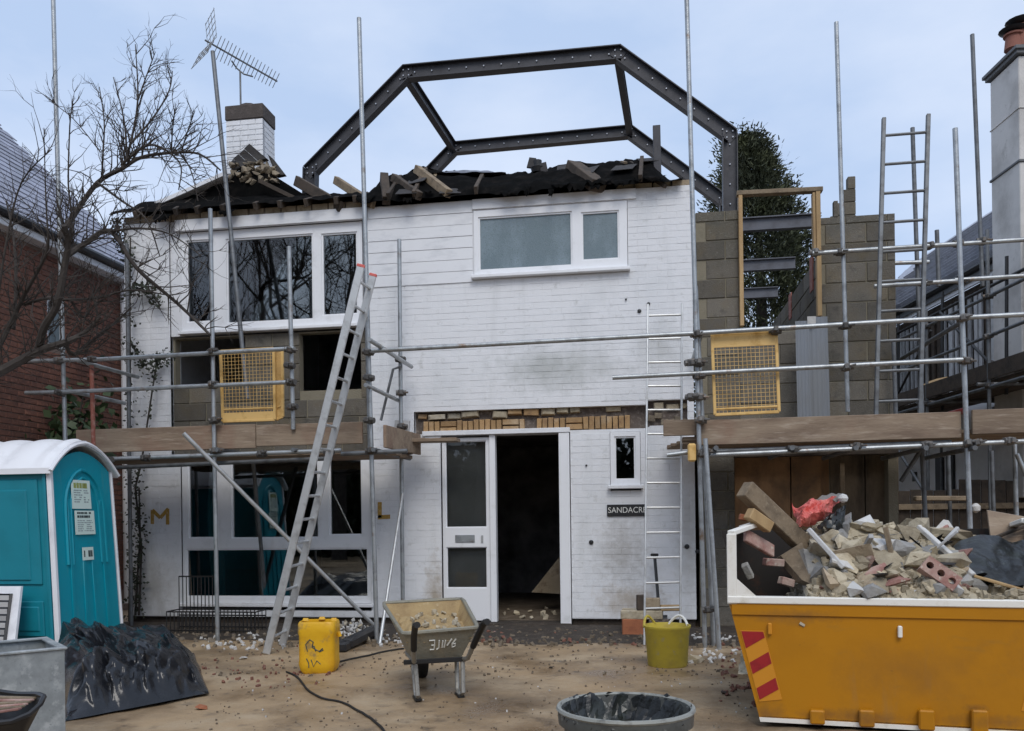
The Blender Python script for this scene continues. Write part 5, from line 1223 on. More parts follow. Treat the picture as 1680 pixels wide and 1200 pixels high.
# ------------------------------------------------------------------ round bin lined with a black bag
c = D(1026, 1163, 3.2); rb_ = 111/FPX*3.2
bn = thing('bin', 'round grey bin lined with a black refuse bag at the front of the yard', 'bin', (c.x, c.y, 0), local=True)
zt_b = c.z
mb = MB(); mb.path([(rb_*.985*math.cos(2*math.pi*k/44), rb_*.985*math.sin(2*math.pi*k/44), zt_b+.004) for k in range(44)], .010, 6, closed=True); part('rim', mb, mat('pale_bin_rim', (.27, .275, .25), .5, layers=[(14, (.12, .12, .11), .52, .66)]), bn, True)
mb = MB(); mb.lathe([(rb_*.72, 0), (rb_*.74, .01), (rb_*.91, zt_b-.06), (rb_*.99, zt_b-.05), (rb_*1.0, zt_b-.01), (rb_*.985, zt_b+.004), (rb_*.95, zt_b), (rb_*.90, zt_b-.05), (rb_*.70, .03), (.01, .03)], 44); part('body', mb, m_whitepl if False else mat('grimy_bin_plastic', (.075, .077, .07), .5, layers=[(9, (.04, .04, .035), .46, .64), (25, (.4, .4, .37), .60, .76)]), bn, True)
mb = MB()
rB = random.Random(8)
def bag(u, v):
    a = 2*math.pi*u; f1 = fz(math.cos(a)*2.2, math.sin(a)*2.2, 1); f2 = fz(math.cos(a)*6, math.sin(a)*6, v*2)
    if v < .3: k = v/.3; r = rb_*(.955 + .03*math.sin(k*math.pi)) ; z = zt_b - .045 + .058*k + .012*f1*k
    else: k = (v-.3)/.7; r = rb_*(.95-.93*k); z = zt_b + .013 - .24*math.sin(k*1.57)**.6 + .012*f1*(1-k)
    return V((r*math.cos(a), r*math.sin(a), z + .02*f2*math.sin(v*3.1) + .012*fz(u*40, v*14, 4)*min(1, v*4)))
mb.grid(lambda u, v: bag(u % 1.0, v) + V((rB.gauss(0, .003), rB.gauss(0, .003), rB.gauss(0, .004)))*(0 if u in (0, 1) else min(1, (1-v)*6)), 80, 26); mb.f = [t for f in mb.f for t in ((f[0], f[1], f[2]), (f[0], f[2], f[3]))]; part('bag', mb, m_bag, bn)
# ------------------------------------------------------------------ bricks, spade and block by the tub
g = G(1044, 1046); dB = g.y
st_ = (('orange_block', m_orange, G(1041, 1046), .30, .22, .20, 'orange clay block under the small brick pile by the yellow tub'),
       ('stone_slab', m_rubble, None, 0, 0, 0, ''))
px2 = lambda a, b: PY(a, b, dB+.12)
def lump(name, a, b, c, d, dy, m_, lab, cat, rz=0, ch=.008):
    """box seen between pixels (a, b) top left and (c, d) bottom right, dy deep"""
    p, q_ = px2(a, b), px2(c, d); mb = MB(); cc = V(((p.x+q_.x)/2, dB+.12+dy/2, (p.z+q_.z)/2))
    mb.obox(Matrix.Translation(cc) @ Matrix.Rotation(rz, 4, 'Z'), V((abs(q_.x-p.x)/2, dy/2, abs(p.z-q_.z)/2)), ch); return solo(name, mb, m_, lab, cat)
lump('block', 1020, 1016, 1060, 1052, .2, m_orange, 'orange clay block at the bottom of the small brick pile', 'block', .05)
lump('flat_stone', 1019, 1002, 1088, 1017, .26, m_rubble, 'mossy flat stone bridging the orange clay block', 'stone', -.06)
lump('brick', 1044, 977, 1058, 1002, .1, m_dtimber, 'dark brick standing on end on the mossy flat stone', 'brick', .1)
lump('brick', 1059, 982, 1083, 1001, .1, m_brick_c, 'brown brick lying on the mossy flat stone against the wall', 'brick', -.1)
lump('brick', 1062, 1017, 1096, 1050, .2, m_mortar_d, 'dark masonry lump beside the orange clay block', 'brick', .2)
lump('plank', 1083, 994, 1118, 1003, .12, m_newtimber, 'short yellowish board end behind the yellow tub', 'plank', .1)
a, b = PY(1074, 912, -.18), PY(1082, 1010, -.5); sp = thing('spade', 'dark handled spade leaning on the white wall behind the ladder', 'spade', (b.x, b.y, 0))
mb = MB(); mb.tube(a, b, .018, 8); part('shaft', mb, m_black, sp, True)
mb = MB(); mb.beam(a + V((-.045, 0, .01)), a + V((.045, 0, .01)), .03, .03, (0, 0, 1), .01); part('grip', mb, m_black, sp)
mb = MB(); mb.beam(b, b + (b-a).normalized()*.28, .012, .17, (0, 1, 0), .004); part('blade', mb, m_galvd, sp)
# black trough with white rubble in front of the lower window
tg = G(560, 1068)
th0 = thing('trough', 'black plastic trough lying in front of white rubble by the yellow drum', 'trough', (tg.x, tg.y, 0))
mb = MB(); a, b = G(550, 1062), G(615, 1044); a.z = b.z = .07
mb.beam(G(548, 1068)+V((0, 0, .05)), G(574, 1068)+V((0, 0, .05)), .10, .28, (0, 0, 1), .02); mb.beam(G(568, 1067)+V((0, 0, .06)), G(616, 1047)+V((0, 0, .09)), .11, .12, (0, 0, 1), .03); part('body', mb, m_blackp, th0)
wr_me = [chunk_mesh('chunk', 400+i, m_plaster, 1, .8, .6, 9) for i in range(5)]
for i in range(70):
    a, b = rnd.uniform(548, 606), rnd.uniform(1032, 1058); g = G(a, b); o = inst('plaster_lump', wr_me[i % 5] if i % 3 else ch_me[i % 9], None, (g.x, g.y, gh(g.x, g.y)+.03+.14*max(0, 1-abs(a-577)/32)*rnd.random()), (rnd.uniform(0, 6), rnd.uniform(0, 6), rnd.uniform(0, 6)), (rnd.uniform(.05, .12),)*3)
    tag(o, 'pale lump in the little heap of white rubble behind the black trough', 'rubble', 'white rubble heap by the black trough')
# cable
def cable(label, pix):
    pts = [G(a, b) + V((0, 0, 0)) for a, b in pix]; sm = []
    for i in range(len(pts)-1):
        p0, p1, p2, p3 = pts[max(0, i-1)], pts[i], pts[i+1], pts[min(len(pts)-1, i+2)]
        for k in range(6):
            t = k/6; v = .5*((2*p1)+(-p0+p2)*t+(2*p0-5*p1+4*p2-p3)*t*t+(-p0+3*p1-3*p2+p3)*t**3); sm.append(V((v.x, v.y, gh(v.x, v.y)+.010)))
    mb = MB(); mb.path(sm, .0085, 6); solo('cable', mb, m_cable, label, 'cable', smooth=True)
cable('black cable snaking from the yellow drum to the front edge of the yard', [(470, 1103), (487, 1111), (503, 1132), (528, 1146), (556, 1151), (585, 1166), (610, 1181), (628, 1200), (640, 1225)])
cable('dark cable lying on the mud between the drum and the wheelbarrow', [(540, 1092), (575, 1083), (610, 1076), (650, 1069), (664, 1067)])
# ------------------------------------------------------------------ the skip
gS = G(1250, 1193); YAW = R(-8.0)
SKM = Matrix.Translation((gS.x, gS.y, 0)) @ Matrix.Rotation(YAW, 4, 'Z'); SKI = SKM.inverted(); [stain(m_skip, D(a, b, 5.3), (c, .6, d), (.16, .08, .03), e, f) for a, b, c, d, e, f in ((1390, 1165, .30, .05, .7, 9), (1575, 1160, .3, .05, .7, 9), (1560, 1140, .10, .03, .8, 12), (1300, 1010, .3, .05, .5, 14), (1480, 1090, .5, .22, .35, 5), (1650, 1050, .25, .2, .4, 6), (1255, 1170, .12, .1, .6, 10))]; SK3 = SKI.to_3x3()
KEEP = (CAM, FW, RT, UPV); BEFORE = set(o.name for o in bpy.data.objects)
CAM, FW, RT, UPV = SKI @ CAM, SK3 @ FW, SK3 @ RT, SK3 @ UPV      # work in the skip's own axes; everything is turned into place below
gS = V((0, 0, 0)); YS = 0.0; zrim = PY(1195, 986, YS).z
xb0 = gS.x; xt0 = PY(1195, 986, YS).x; cxS = PY(1470, 1000, YS).x; xb1 = 2*cxS - xb0; xt1 = 2*cxS - xt0
zend = PY(1198, 876, YS).z; dS = 1.25
sk = thing('skip', 'yellow rubble skip with a white rim and red chevron markers', 'skip', (cxS, YS+dS/2, 0))
def trap(y0, y1, z0, z1, ins_=0.0):
    k = lambda z: (xb0 + (xt0-xb0)*z/zrim + ins_, xb1 + (xt1-xb1)*z/zrim - ins_)
    a, b = k(z0); c, d = k(z1); return [V((a, y0, z0)), V((b, y0, z0)), V((d, y0, z1)), V((c, y0, z1))], [V((a, y1, z0)), V((b, y1, z0)), V((d, y1, z1)), V((c, y1, z1))]
def slab6(mb, A, B): mb.add(A+B, [(0, 1, 2, 3), (7, 6, 5, 4), (0, 4, 5, 1), (1, 5, 6, 2), (2, 6, 7, 3), (3, 7, 4, 0)])
mb = MB(); A, B = trap(YS, YS+.012, .06, zrim-.01); slab6(mb, A, B); part('front_panel', mb, m_skip, sk)
mb = MB(); A, B = trap(YS-.012, YS+.02, .035, .06); slab6(mb, A, B); part('bottom_rail', mb, m_skiprim, sk)
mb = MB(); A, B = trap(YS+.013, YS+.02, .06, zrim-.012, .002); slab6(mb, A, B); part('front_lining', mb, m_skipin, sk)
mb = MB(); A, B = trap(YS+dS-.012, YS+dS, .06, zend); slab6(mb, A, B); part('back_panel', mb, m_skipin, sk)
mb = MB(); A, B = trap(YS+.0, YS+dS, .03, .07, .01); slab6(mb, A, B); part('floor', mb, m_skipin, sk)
for s_ in (0, 1):
    f = lambda z, o=0: (xb0 + (xt0-xb0)*min(z, zrim)/zrim + o) if s_ == 0 else (xb1 + (xt1-xb1)*min(z, zrim)/zrim - o)
    mb = MB(); ya, yb_ = YS+.022, YS+dS-.014
    pr = [V((f(.06), ya, .06)), V((f(.06), yb_, .06)), V((f(zrim), yb_, zrim)), V((f(zrim), yb_, zend)), V((f(zrim), ya, zend)), V((f(zrim), ya, zrim))]
    o_ = V((.012 if s_ == 0 else -.012, 0, 0)); n = 6
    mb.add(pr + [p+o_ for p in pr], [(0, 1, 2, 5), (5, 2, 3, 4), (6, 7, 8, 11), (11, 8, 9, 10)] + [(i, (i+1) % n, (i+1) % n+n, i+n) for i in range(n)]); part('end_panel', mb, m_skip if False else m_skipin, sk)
    sg_ = 1 if s_ == 0 else -1; x = f(zrim)
    mb = MB(); mb.box(x-.006, x+.052*1 if s_ == 0 else x+.006, YS-.014, YS+.03, zrim-.02, zend, .004) if s_ == 0 else mb.box(x-.052, x+.006, YS-.014, YS+.03, zrim-.02, zend, .004); part('corner_post', mb, m_skiprim, sk)
    mb = MB(); x0 = x+.052*sg_; pr = [(x0, zrim+.0), (x0, zrim+.14), (x0+.15*sg_, zrim+.0)]
    mb.prism(pr, lambda p: V((p[0], YS-.012, p[1])), lambda p: V((p[0], YS+.0, p[1]))); part('gusset', mb, m_skiprim, sk)
    mb = MB(); mb.beam(V((x+.02*sg_, YS, zend+.004)), V((x+.19*sg_, YS+.34, zend+.062)), .03, .05, (0, 0, 1), .004); mb.beam(V((x+.19*sg_, YS+.34, zend+.062)), V((x+.05*sg_, YS+dS, zend+.02)), .03, .05, (0, 0, 1), .004); part('top_rail', mb, m_skiprim, sk)
    # chevron plate
    def on(u, z): return V((f(z) + sg_*u, YS-.004, z))
    zt0, zb0 = PY(1240, 1035, YS).z, PY(1260, 1152, YS).z
    mb = MB(); q = [on(.025, zb0), on(.165, zb0+.02), on(.165, zt0), on(.025, zt0)]; mb.add(q + [p + V((0, .004, 0)) for p in q], [(0, 1, 2, 3), (7, 6, 5, 4), (0, 4, 5, 1), (1, 5, 6, 2), (2, 6, 7, 3), (3, 7, 4, 0)]); mk = part('marker_plate', mb, m_orgmark, sk)
    L_ = zt0 - zb0
    for k in range(3):
        t0 = zt0 - .005 - k*L_*.36; a = on(.03, max(zb0+.004, t0-.105)); b = on(.16, t0-.035); c = on(.16, t0 if k == 0 else t0+.035); d = on(.03, t0 if k == 0 else t0-.035)
        mb = MB(); o2 = V((0, -.003, 0)); mb.add([p+o2 for p in (a, b, c, d)] + [p+o2*.2 for p in (a, b, c, d)], [(0, 1, 2, 3), (7, 6, 5, 4), (0, 4, 5, 1), (1, 5, 6, 2), (2, 6, 7, 3), (3, 7, 4, 0)]); part('red_stripe', mb, m_redmark, mk)
mb = MB(); mb.box(xt0-.006, xt1+.006, YS-.022, YS+.05, zrim-.014, zrim+.030, .005); part('rim', mb, m_skiprim, sk)
mb = MB(); mb.box(xt0+.02, xt1-.02, YS-.012, YS-.001, zrim-.085, zrim-.013, .003); part('rim_flange', mb, m_skip, sk)
for px in (1341, 1422, 1520, 1607):
    a = PY(px, 1180, YS-.03); mb = MB(); mb.box(a.x-.042, a.x+.042, YS-.055, YS-.001, .045, PY(px, 1163, YS).z, .008); part('lug', mb, m_skip, sk)
for px, py in ((1476, 1035), (1263, 1030)):
    a = PY(px, py, YS); mb = MB(); mb.box(a.x-.012, a.x+.012, YS-.03, YS-.001, a.z-.04, a.z+.03, .006); part('hook', mb, m_skiprim if px > 1300 else m_orgmark, sk)
# rubble filling the skip: one loose mass, then each piece that can be picked out
IN0, IN1 = xt0+.05, xt1-.05
def heap(u, v):
    x = IN0 + (IN1-IN0)*u; y = YS+.03 + (dS-.06)*v
    pxu = (x-xt0)/(xt1-xt0); k = max(0, min(1, (pxu-.13)/.16)); k = k*k*(3-2*k); dr_ = 1 - .85*max(0, min(1, (pxu-.64)/.16))
    zz = .32 + (zrim - .32 + .01)*k + k*dr_*.40*min(1, v*2.0)**.8 + .05*fz(x*6, y*6, 2) + .03*fz(x*15, y*15, 8)
    return V((x, y, min(zz, zend+.1)))
hp = MB(); hp.grid(heap, 70, 44); ho = link('rubble_heap', hp.mesh('rubble_heap', m_rubble)); ho['kind'] = 'stuff'
grit = MB(); rs = random.Random(77)
for i in range(1100):
    u, v = rs.uniform(.14, .99), rs.uniform(.0, .95)**1.4; p = heap(u, v); s_ = rs.uniform(.012, .035)
    grit.obox(Matrix.Translation(p + V((0, 0, s_*.3))) @ Euler((rs.uniform(0, 6), rs.uniform(0, 6), rs.uniform(0, 6))).to_matrix().to_4x4(), V((s_, s_*.7, s_*.5)), 0)
go = link('rubble_grit', grit.mesh('rubble_grit', m_rubble)); go['kind'] = 'stuff'
def hz(px, py):
    """where the line of sight through a pixel meets the heap"""
    d = ray(px, py); t = (YS+.04-CAM.y)/d.y
    for i in range(400):
        p = CAM + d*t; u, v = (p.x-IN0)/(IN1-IN0), (p.y-YS-.03)/(dS-.06)
        if v > 1: break
        if 0 <= u <= 1 and v >= 0 and heap(u, v).z >= p.z: return p
        t += .006
    return CAM + ray(px, py)*((YS+dS*.8-CAM.y)/d.y)
sizes = [.12, .16, .20, .26, .30]
pk_me = [chunk_mesh('chunk', 440+i, m_pink, 1, .6, .45, 14) for i in range(4)]
for i in range(110):
    px = rs.uniform(1345, 1600); py = rs.uniform(868 + max(0, px-1560)*.45, 978); p = hz(px, py)
    kind = rs.random(); s_ = rs.choice(sizes)*(1 if py < 940 else .7)
    me, lab, cat, gr = ((ch_me[i % 9], 'pale sandy lump of broken masonry heaped in the yellow skip', 'rubble', 'sandy masonry lumps in the skip') if kind < .5 else (pk_me[i % 4], 'pinkish broken brick lump heaped in the yellow skip', 'brick', 'pinkish brick lumps in the skip') if kind < .68 else (wr_me[i % 5], 'pale grey plaster lump heaped in the yellow skip', 'plaster', 'plaster lumps in the skip') if kind < .80 else (rg_me[i % 4], 'grey lump of broken concrete heaped in the yellow skip', 'rubble', 'grey concrete lumps in the skip'))
    o = inst('rubble_lump', me, None, p + V((0, 0, s_*.1)), (rs.uniform(-.6, .6), rs.uniform(-.6, .6), rs.uniform(0, 6)), (s_, s_, s_)); tag(o, lab, cat, gr)
def chunkat(px, py, size, m_, label, cat, rot=(0, 0, 0), dims=(1, .8, .6), seed=0, back=0.0, name='rubble_lump'):
    p = hz(px, py); p = p + (p-CAM).normalized()*back; me = chunk_mesh(name, 900+seed, m_, *dims); o = inst(name, me, None, p, rot, (size,)*3); return tag(o, label, cat)
sl_me = [chunk_mesh('masonry_piece', 500+i, m_rubble if i < 4 else m_brick_c, 1, .7, .28, 16) for i in range(6)]; dk_me = [chunk_mesh('scrap', 520+i, (m_dtimber, m_tile, m_felt)[i], 1, .5, .12, 10) for i in range(3)]
for i in range(26):
    px = rs.uniform(1350, 1580); py = rs.uniform(872 + max(0, px-1560)*.45, 965); p = hz(px, py); s_ = rs.uniform(.24, .46)*(1 if py < 930 else .7)
    o = inst('masonry_piece', sl_me[i % 6], None, p + V((0, 0, s_*.08)), (rs.uniform(-.8, .8), rs.uniform(-.7, .7), rs.uniform(0, 6)), (s_,)*3); tag(o, 'flat broken masonry slab lying tilted on the skip heap', 'slab', 'tilted masonry slabs in the skip')
for i in range(20):
    px = rs.uniform(1300, 1660); py = rs.uniform(885 + max(0, px-1560)*.45, 972); p = hz(px, py); s_ = rs.uniform(.12, .3)
    o = inst('dark_scrap', dk_me[i % 3], None, p + V((0, 0, s_*.12)), (rs.uniform(-.7, .7), rs.uniform(-.7, .7), rs.uniform(0, 6)), (s_,)*3); tag(o, 'thin dark scrap of slate or timber among the rubble in the skip', 'scrap', 'dark scraps in the skip')
pl_me = [chunk_mesh('plaster', 540+i, m_plaster, 1, .7, .3, 11) for i in range(4)]
for i in range(16):
    px = rs.uniform(1380, 1650); py = rs.uniform(890 + max(0, px-1560)*.4, 975); p = hz(px, py); s_ = rs.uniform(.06, .16)
    o = inst('plaster_piece', pl_me[i % 4], None, p + V((0, 0, s_*.12)), (rs.uniform(-.7, .7), rs.uniform(-.7, .7), rs.uniform(0, 6)), (s_,)*3); tag(o, 'small white plaster piece among the rubble in the skip', 'plaster', 'white plaster pieces in the skip')
for i in range(9):
    px = rs.uniform(1350, 1640); py = rs.uniform(885 + max(0, px-1560)*.4, 965); p = hz(px, py); d = V((rs.gauss(0, 1), rs.gauss(0, .5), rs.uniform(-.1, .6))).normalized(); l = rs.uniform(.12, .32)
    mb = MB(); mb.beam(p - d*l*.4, p + d*l, rs.uniform(.012, .03), rs.uniform(.02, .045), (0, 0, 1), .003); solo('timber_splinter', mb, (m_timber, m_dtimber, m_greywood)[i % 3], 'short splintered length of timber poking out of the skip rubble', 'timber', 'timber splinters in the skip')
chunkat(1385, 885, .32, m_rubgrey, 'grey rounded concrete lump in the skip below the red plastic', 'rubble', (.2, .3, .4), (1, .7, .6), 1)
chunkat(1430, 880, .36, m_rubble, 'broad sandy masonry slab behind the grey concrete lump in the skip', 'rubble', (.1, -.2, .2), (1, .7, .5), 2)
chunkat(1480, 872, .40, m_rubble, 'highest big sandy block at the back of the skip heap', 'rubble', (.0, .1, -.1), (1, .7, .65), 3)
chunkat(1545, 890, .34, m_brick_c, 'long ochre masonry lump under the pale stick in the skip', 'rubble', (.2, .35, .3), (1, .5, .5), 4)
chunkat(1447, 925, .22, m_plaster, 'white plaster lump in the middle of the skip heap', 'rubble', (.1, .2, .2), (1, .6, .45), 5)
chunkat(1551, 868, .17, m_plaster, 'white squarish plaster piece standing up at the back of the skip', 'rubble', (0, .78, .1), (.9, .4, .9), 6)
chunkat(1600, 965, .18, m_rubgrey, 'grey lump beside the red brick with three holes', 'rubble', (0, .3, .5), (1, .8, .8), 7)
def bar(name, label, cat, a, b, ya, yb_, h, w_, m_, up=(0, 0, 1), group=None):
    mb = MB(); mb.beam(PY(*a, ya), PY(*b, yb_), h, w_, up, .005); return solo(name, mb, m_, label, cat, group)
y1 = YS
bar('timber_beam', 'thick brown timber beam with a pale sawn end sticking up from the skip', 'timber', (1221, 802), (1330, 905), y1+.25, y1+.62, .115, .09, m_timber, (0, 0, 1))
a = PY(1221, 802, y1+.25); dv = (PY(1330, 905, y1+.62)-a).normalized()
bar('timber_end', 'pale orange timber block on the left rim of the skip below the thick beam', 'timber', (1228, 842), (1262, 866), y1+.2, y1+.3, .075, .07, m_newtimber)
bar('timber_end', 'short orange wood splinter at the left rim of the skip', 'timber', (1213, 848), (1238, 853), y1+.3, y1+.32, .04, .05, m_orange)
bar('board', 'pinkish board lying inside the left end of the skip', 'board', (1222, 878), (1268, 905), y1+.20, y1+.4, .09, .03, m_pink, (0, .5, 1))
bar('brick', 'pale broken brick in the dark left end of the skip', 'brick', (1254, 922), (1284, 924), y1+.3, y1+.36, .05, .06, m_pink)
bar('brick', 'small tilted brick near the left corner post inside the skip', 'brick', (1221, 926), (1232, 948), y1+.2, y1+.24, .045, .05, m_rubgrey, (1, 0, 0))
bar('brick', 'dim brick low down in the dark left end of the skip', 'brick', (1280, 952), (1300, 958), y1+.25, y1+.3, .05, .06, m_pink)
bar('stick', 'grey splintered stick slanting down beside the red plastic in the skip', 'timber', (1326, 868), (1384, 932), y1+.22, y1+.16, .03, .025, m_greywood)
bar('stick', 'long pale stick lying diagonally across the right of the skip heap', 'timber', (1507, 864), (1597, 945), y1+.55, y1+.22, .032, .035, m_plaster)
bar('batten', 'thin pale batten lying toward the right end of the skip', 'timber', (1598, 945), (1690, 972), y1+.22, y1+.16, .018, .06, m_newtimber)
bar('stick', 'short grey stick beside the white plaster piece in the skip', 'timber', (1543, 896), (1572, 866), y1+.7, y1+.8, .025, .025, m_greywood)
# broken slab of grey render with an olive back
mb = MB(); q4 = [PY(1318, 900, y1+.36), PY(1362, 912, y1+.36), PY(1388, 972, y1+.10), PY(1335, 978, y1+.10)]; o_ = V((-.05, .07, -.02)); mb.add(q4 + [p+o_ for p in q4], [(0, 1, 2, 3), (7, 6, 5, 4), (0, 4, 5, 1), (1, 5, 6, 2), (2, 6, 7, 3), (3, 7, 4, 0)])
solo('render_piece', mb, m_rubgrey, 'thick grey render slab tilted against the left of the skip heap', 'slab')
mb = MB(); q4 = [PY(1281, 912, y1+.42), PY(1316, 890, y1+.44), PY(1334, 960, y1+.14), PY(1316, 952, y1+.2)]; o_ = V((-.03, .06, -.02)); mb.add(q4 + [p+o_ for p in q4], [(0, 1, 2, 3), (7, 6, 5, 4), (0, 4, 5, 1), (1, 5, 6, 2), (2, 6, 7, 3), (3, 7, 4, 0)])
solo('board', mb, m_timber, 'olive brown board beside the grey render slab in the skip', 'board')
# perforated red brick: built round its three holes
pb = thing('perforated_brick', 'broken red brick with three round holes near the front of the skip', 'brick', PY(1540, 960, y1+.10), local=True)
pb.location = PY(1541, 943, y1+.09)
def holed(mb, L_, H_, T, cs, r_, n=10):
    w_ = L_/len(cs); outer = []
    for i, c in enumerate(cs):
        x0, x1 = -L_/2 + w_*i, -L_/2 + w_*(i+1)
        ring = [(c + r_*math.cos(2*math.pi*k/n + math.pi/n), r_*math.sin(2*math.pi*k/n + math.pi/n)) for k in range(n)]
        rect_ = []
        for (a, b) in ring:
            d = V((a-c, b, 0)).normalized(); t = min((x1-c if d.x > 0 else x0-c)/d.x if abs(d.x) > 1e-6 else 9, (H_/2 if d.y > 0 else -H_/2)/d.y if abs(d.y) > 1e-6 else 9); rect_.append((c + d.x*t, d.y*t))
        vs_ = [V((a, -T/2, b)) for a, b in ring] + [V((a, -T/2, b)) for a, b in rect_] + [V((a, T/2, b)) for a, b in ring] + [V((a, T/2, b)) for a, b in rect_]
        fs = []
        for k in range(n):
            j = (k+1) % n; fs += [(k, j, n+j, n+k), (2*n+k, 3*n+k, 3*n+j, 2*n+j), (k, 2*n+k, 2*n+j, j), (n+k, n+j, 3*n+j, 3*n+k)]
        mb.add(vs_, fs)
mb = MB(); holed(mb, .22, .10, .07, [-.073, 0, .073], .022); part('body', mb, m_pink, pb)
mb = MB(); mb.box(-.105, .105, .036, .044, -.045, .045); part('hole_shade_back', mb, m_skipin, pb); pb.rotation_euler = (R(-25), R(38), R(-8))  # dark plate closing the holes, standing in for the shade inside them
# red plastic sack with a white tip
qs = [PY(1299, 832, y1+.66), PY(1384, 812, y1+.72), PY(1352, 850, y1+.56), PY(1312, 866, y1+.48)]
def sack(u, v):
    p = qs[0].lerp(qs[1], u).lerp(qs[3].lerp(qs[2], u), v); e = min(1, 5*min(u, 1-u), 5*min(v, 1-v)); k = 0
    for (dx, dy, f0, a0) in TF: k += a0*(abs((u*1.2*dx+v*.7*dy)*f0 % 1 - .5)*2 - .5)
    return p + V((.02*fz(u*5, v*5, 1), -.09*e - .16*k, .03*e + .12*k + .03*fz(u*4, v*4, 9)))
mb = MB(); mb.grid(sack, 26, 16); mb.grid(lambda u, v: sack(u, v) + V((0, .03+.06*min(u, 1-u, v, 1-v), -.015)), 12, 8); rs_ = thing('red_sack', 'crumpled faded red plastic piece with a white end on top of the skip', 'plastic', qs[3]); part('body', mb, m_redpl, rs_)
mb = MB(); mb.grid(lambda u, v: PY(1330, 826, y1+.60).lerp(PY(1384, 812, y1+.62), u) + V((0, .03*v, .01+.02*math.sin(u*3.1)-.05*(1-v)+.02*fz(u*7, v*5, 5))), 14, 4); part('grey_flap', mb, m_rubgrey, rs_, True)
mb = MB(); mb.lathe([(.004, -.03), (.026, -.02), (.034, 0), (.024, .022), (.004, .03)], 10, Matrix.Translation(PY(1383, 818, y1+.60))); part('white_end', mb, m_plaster, rs_, True)
mb = MB(); q4 = [PY(1362, 842, y1+.60), PY(1388, 828, y1+.62), PY(1384, 868, y1+.50), PY(1340, 866, y1+.48)]; mb.grid(lambda u, v: q4[0].lerp(q4[1], u).lerp(q4[3].lerp(q4[2], u), v) + V((0, -.04*math.sin(u*3.1)+.03*fz(u*6, v*6, 3), .03*fz(u*5, v*5, 8))), 12, 10); part('dark_fold', mb, m_bag, rs_, True)
# dark sheet and big brown board at the right end
mb = MB(); q4 = [PY(1562, 898, y1+.75), PY(1690, 874, y1+.9), PY(1730, 950, y1+.30), PY(1596, 955, y1+.24)]
mb.grid(lambda u, v: q4[0].lerp(q4[1], u).lerp(q4[3].lerp(q4[2], u), v) + V((0, 0, .05*math.sin(u*5+v*2)*(1-v*.4)+.025*fz(u*6, v*5, 3))), 22, 14); solo('felt_sheet', mb, m_bag, 'dark crumpled felt sheet at the right end of the skip', 'sheet', smooth=True)
mb = MB(); q4 = [PY(1620, 838, y1+1.12), PY(1760, 862, y1+1.12), PY(1760, 960, y1+.95), PY(1628, 900, y1+.98)]; o_ = V((0, .03, .005)); mb.add(q4 + [p+o_ for p in q4], [(0, 1, 2, 3), (7, 6, 5, 4), (0, 4, 5, 1), (1, 5, 6, 2), (2, 6, 7, 3), (3, 7, 4, 0)])
solo('board', mb, m_scafboard, 'large brown board propped at the back right of the skip', 'board')
bar('stick', 'brown branch like stick across the large board in the skip', 'timber', (1600, 895), (1690, 860), y1+.9, y1+1.05, .022, .025, m_dtimber)

# turn the skip and its load into place
for o in [o for o in bpy.data.objects if o.name not in BEFORE and o.parent is None]:
    bm0 = Matrix.Translation(o.location) @ o.rotation_euler.to_matrix().to_4x4() @ Matrix.Diagonal((*o.scale, 1)); m_w = SKM @ bm0
    l_, r_, s_ = m_w.decompose(); o.location = l_; o.rotation_euler = r_.to_euler(); o.scale = s_
CAM, FW, RT, UPV = KEEP

# ------------------------------------------------------------------ loose ground rubble
mb = MB(); rs = random.Random(9)
def onground(px0, px1, py0, py1, n, s0, s1, tgt):
    for i in range(n):
        a, b = rs.uniform(px0, px1), rs.uniform(py0, py1); g = G(a, b)
        if g.y > -.06: continue
        s_ = rs.uniform(s0, s1); tgt.obox(Matrix.Translation((g.x, g.y, gh(g.x, g.y)+s_*.3)) @ Euler((rs.uniform(0, 6), rs.uniform(0, 6), rs.uniform(0, 6))).to_matrix().to_4x4(), V((s_, s_*.7, s_*.5)), s_*.15)
so_ = MB()
for i in range(1): pass
st1, st2, st3 = MB(), MB(), MB()
onground(200, 1230, 1030, 1062, 620, .008, .035, st1); onground(330, 1240, 1050, 1110, 420, .004, .016, st1); onground(300, 1240, 1080, 1200, 380, .003, .010, st1)
onground(330, 480, 1040, 1066, 60, .010, .028, st2); onground(620, 680, 1035, 1062, 30, .010, .03, st2); onground(1130, 1220, 1040, 1090, 40, .01, .028, st2); onground(340, 1240, 1050, 1180, 40, .004, .010, st2)
onground(900, 1230, 1034, 1060, 45, .010, .03, st3); onground(790, 840, 1030, 1056, 12, .012, .035, st3); onground(330, 560, 1060, 1130, 60, .006, .02, st3); onground(1180, 1240, 1060, 1160, 50, .008, .025, st3)
for nm, m_, b_ in (('ground_stones', m_stone, st1), ('plaster_bits', m_plaster, st2), ('brick_bits', m_brick_r, st3)):
    o = link(nm, b_.mesh(nm, m_)); o['kind'] = 'stuff'
mb = MB()
def soilf(u, v):
    x = X0 - .3 + (6.2-X0)*u; y = -1.35 + 1.30*v; y -= .25*fz(x*1.3, 0, 3)*(1-v)
    return (x, y, gh(x, y) + .002 + .045*max(0, v-.15) + .03*fz(x*5, y*5, 2)*v*(1.2-v) - (.05 if v == 0 else 0))
mb.grid(soilf, 150, 12); structure('soil_strip', mb, m_soil, True)
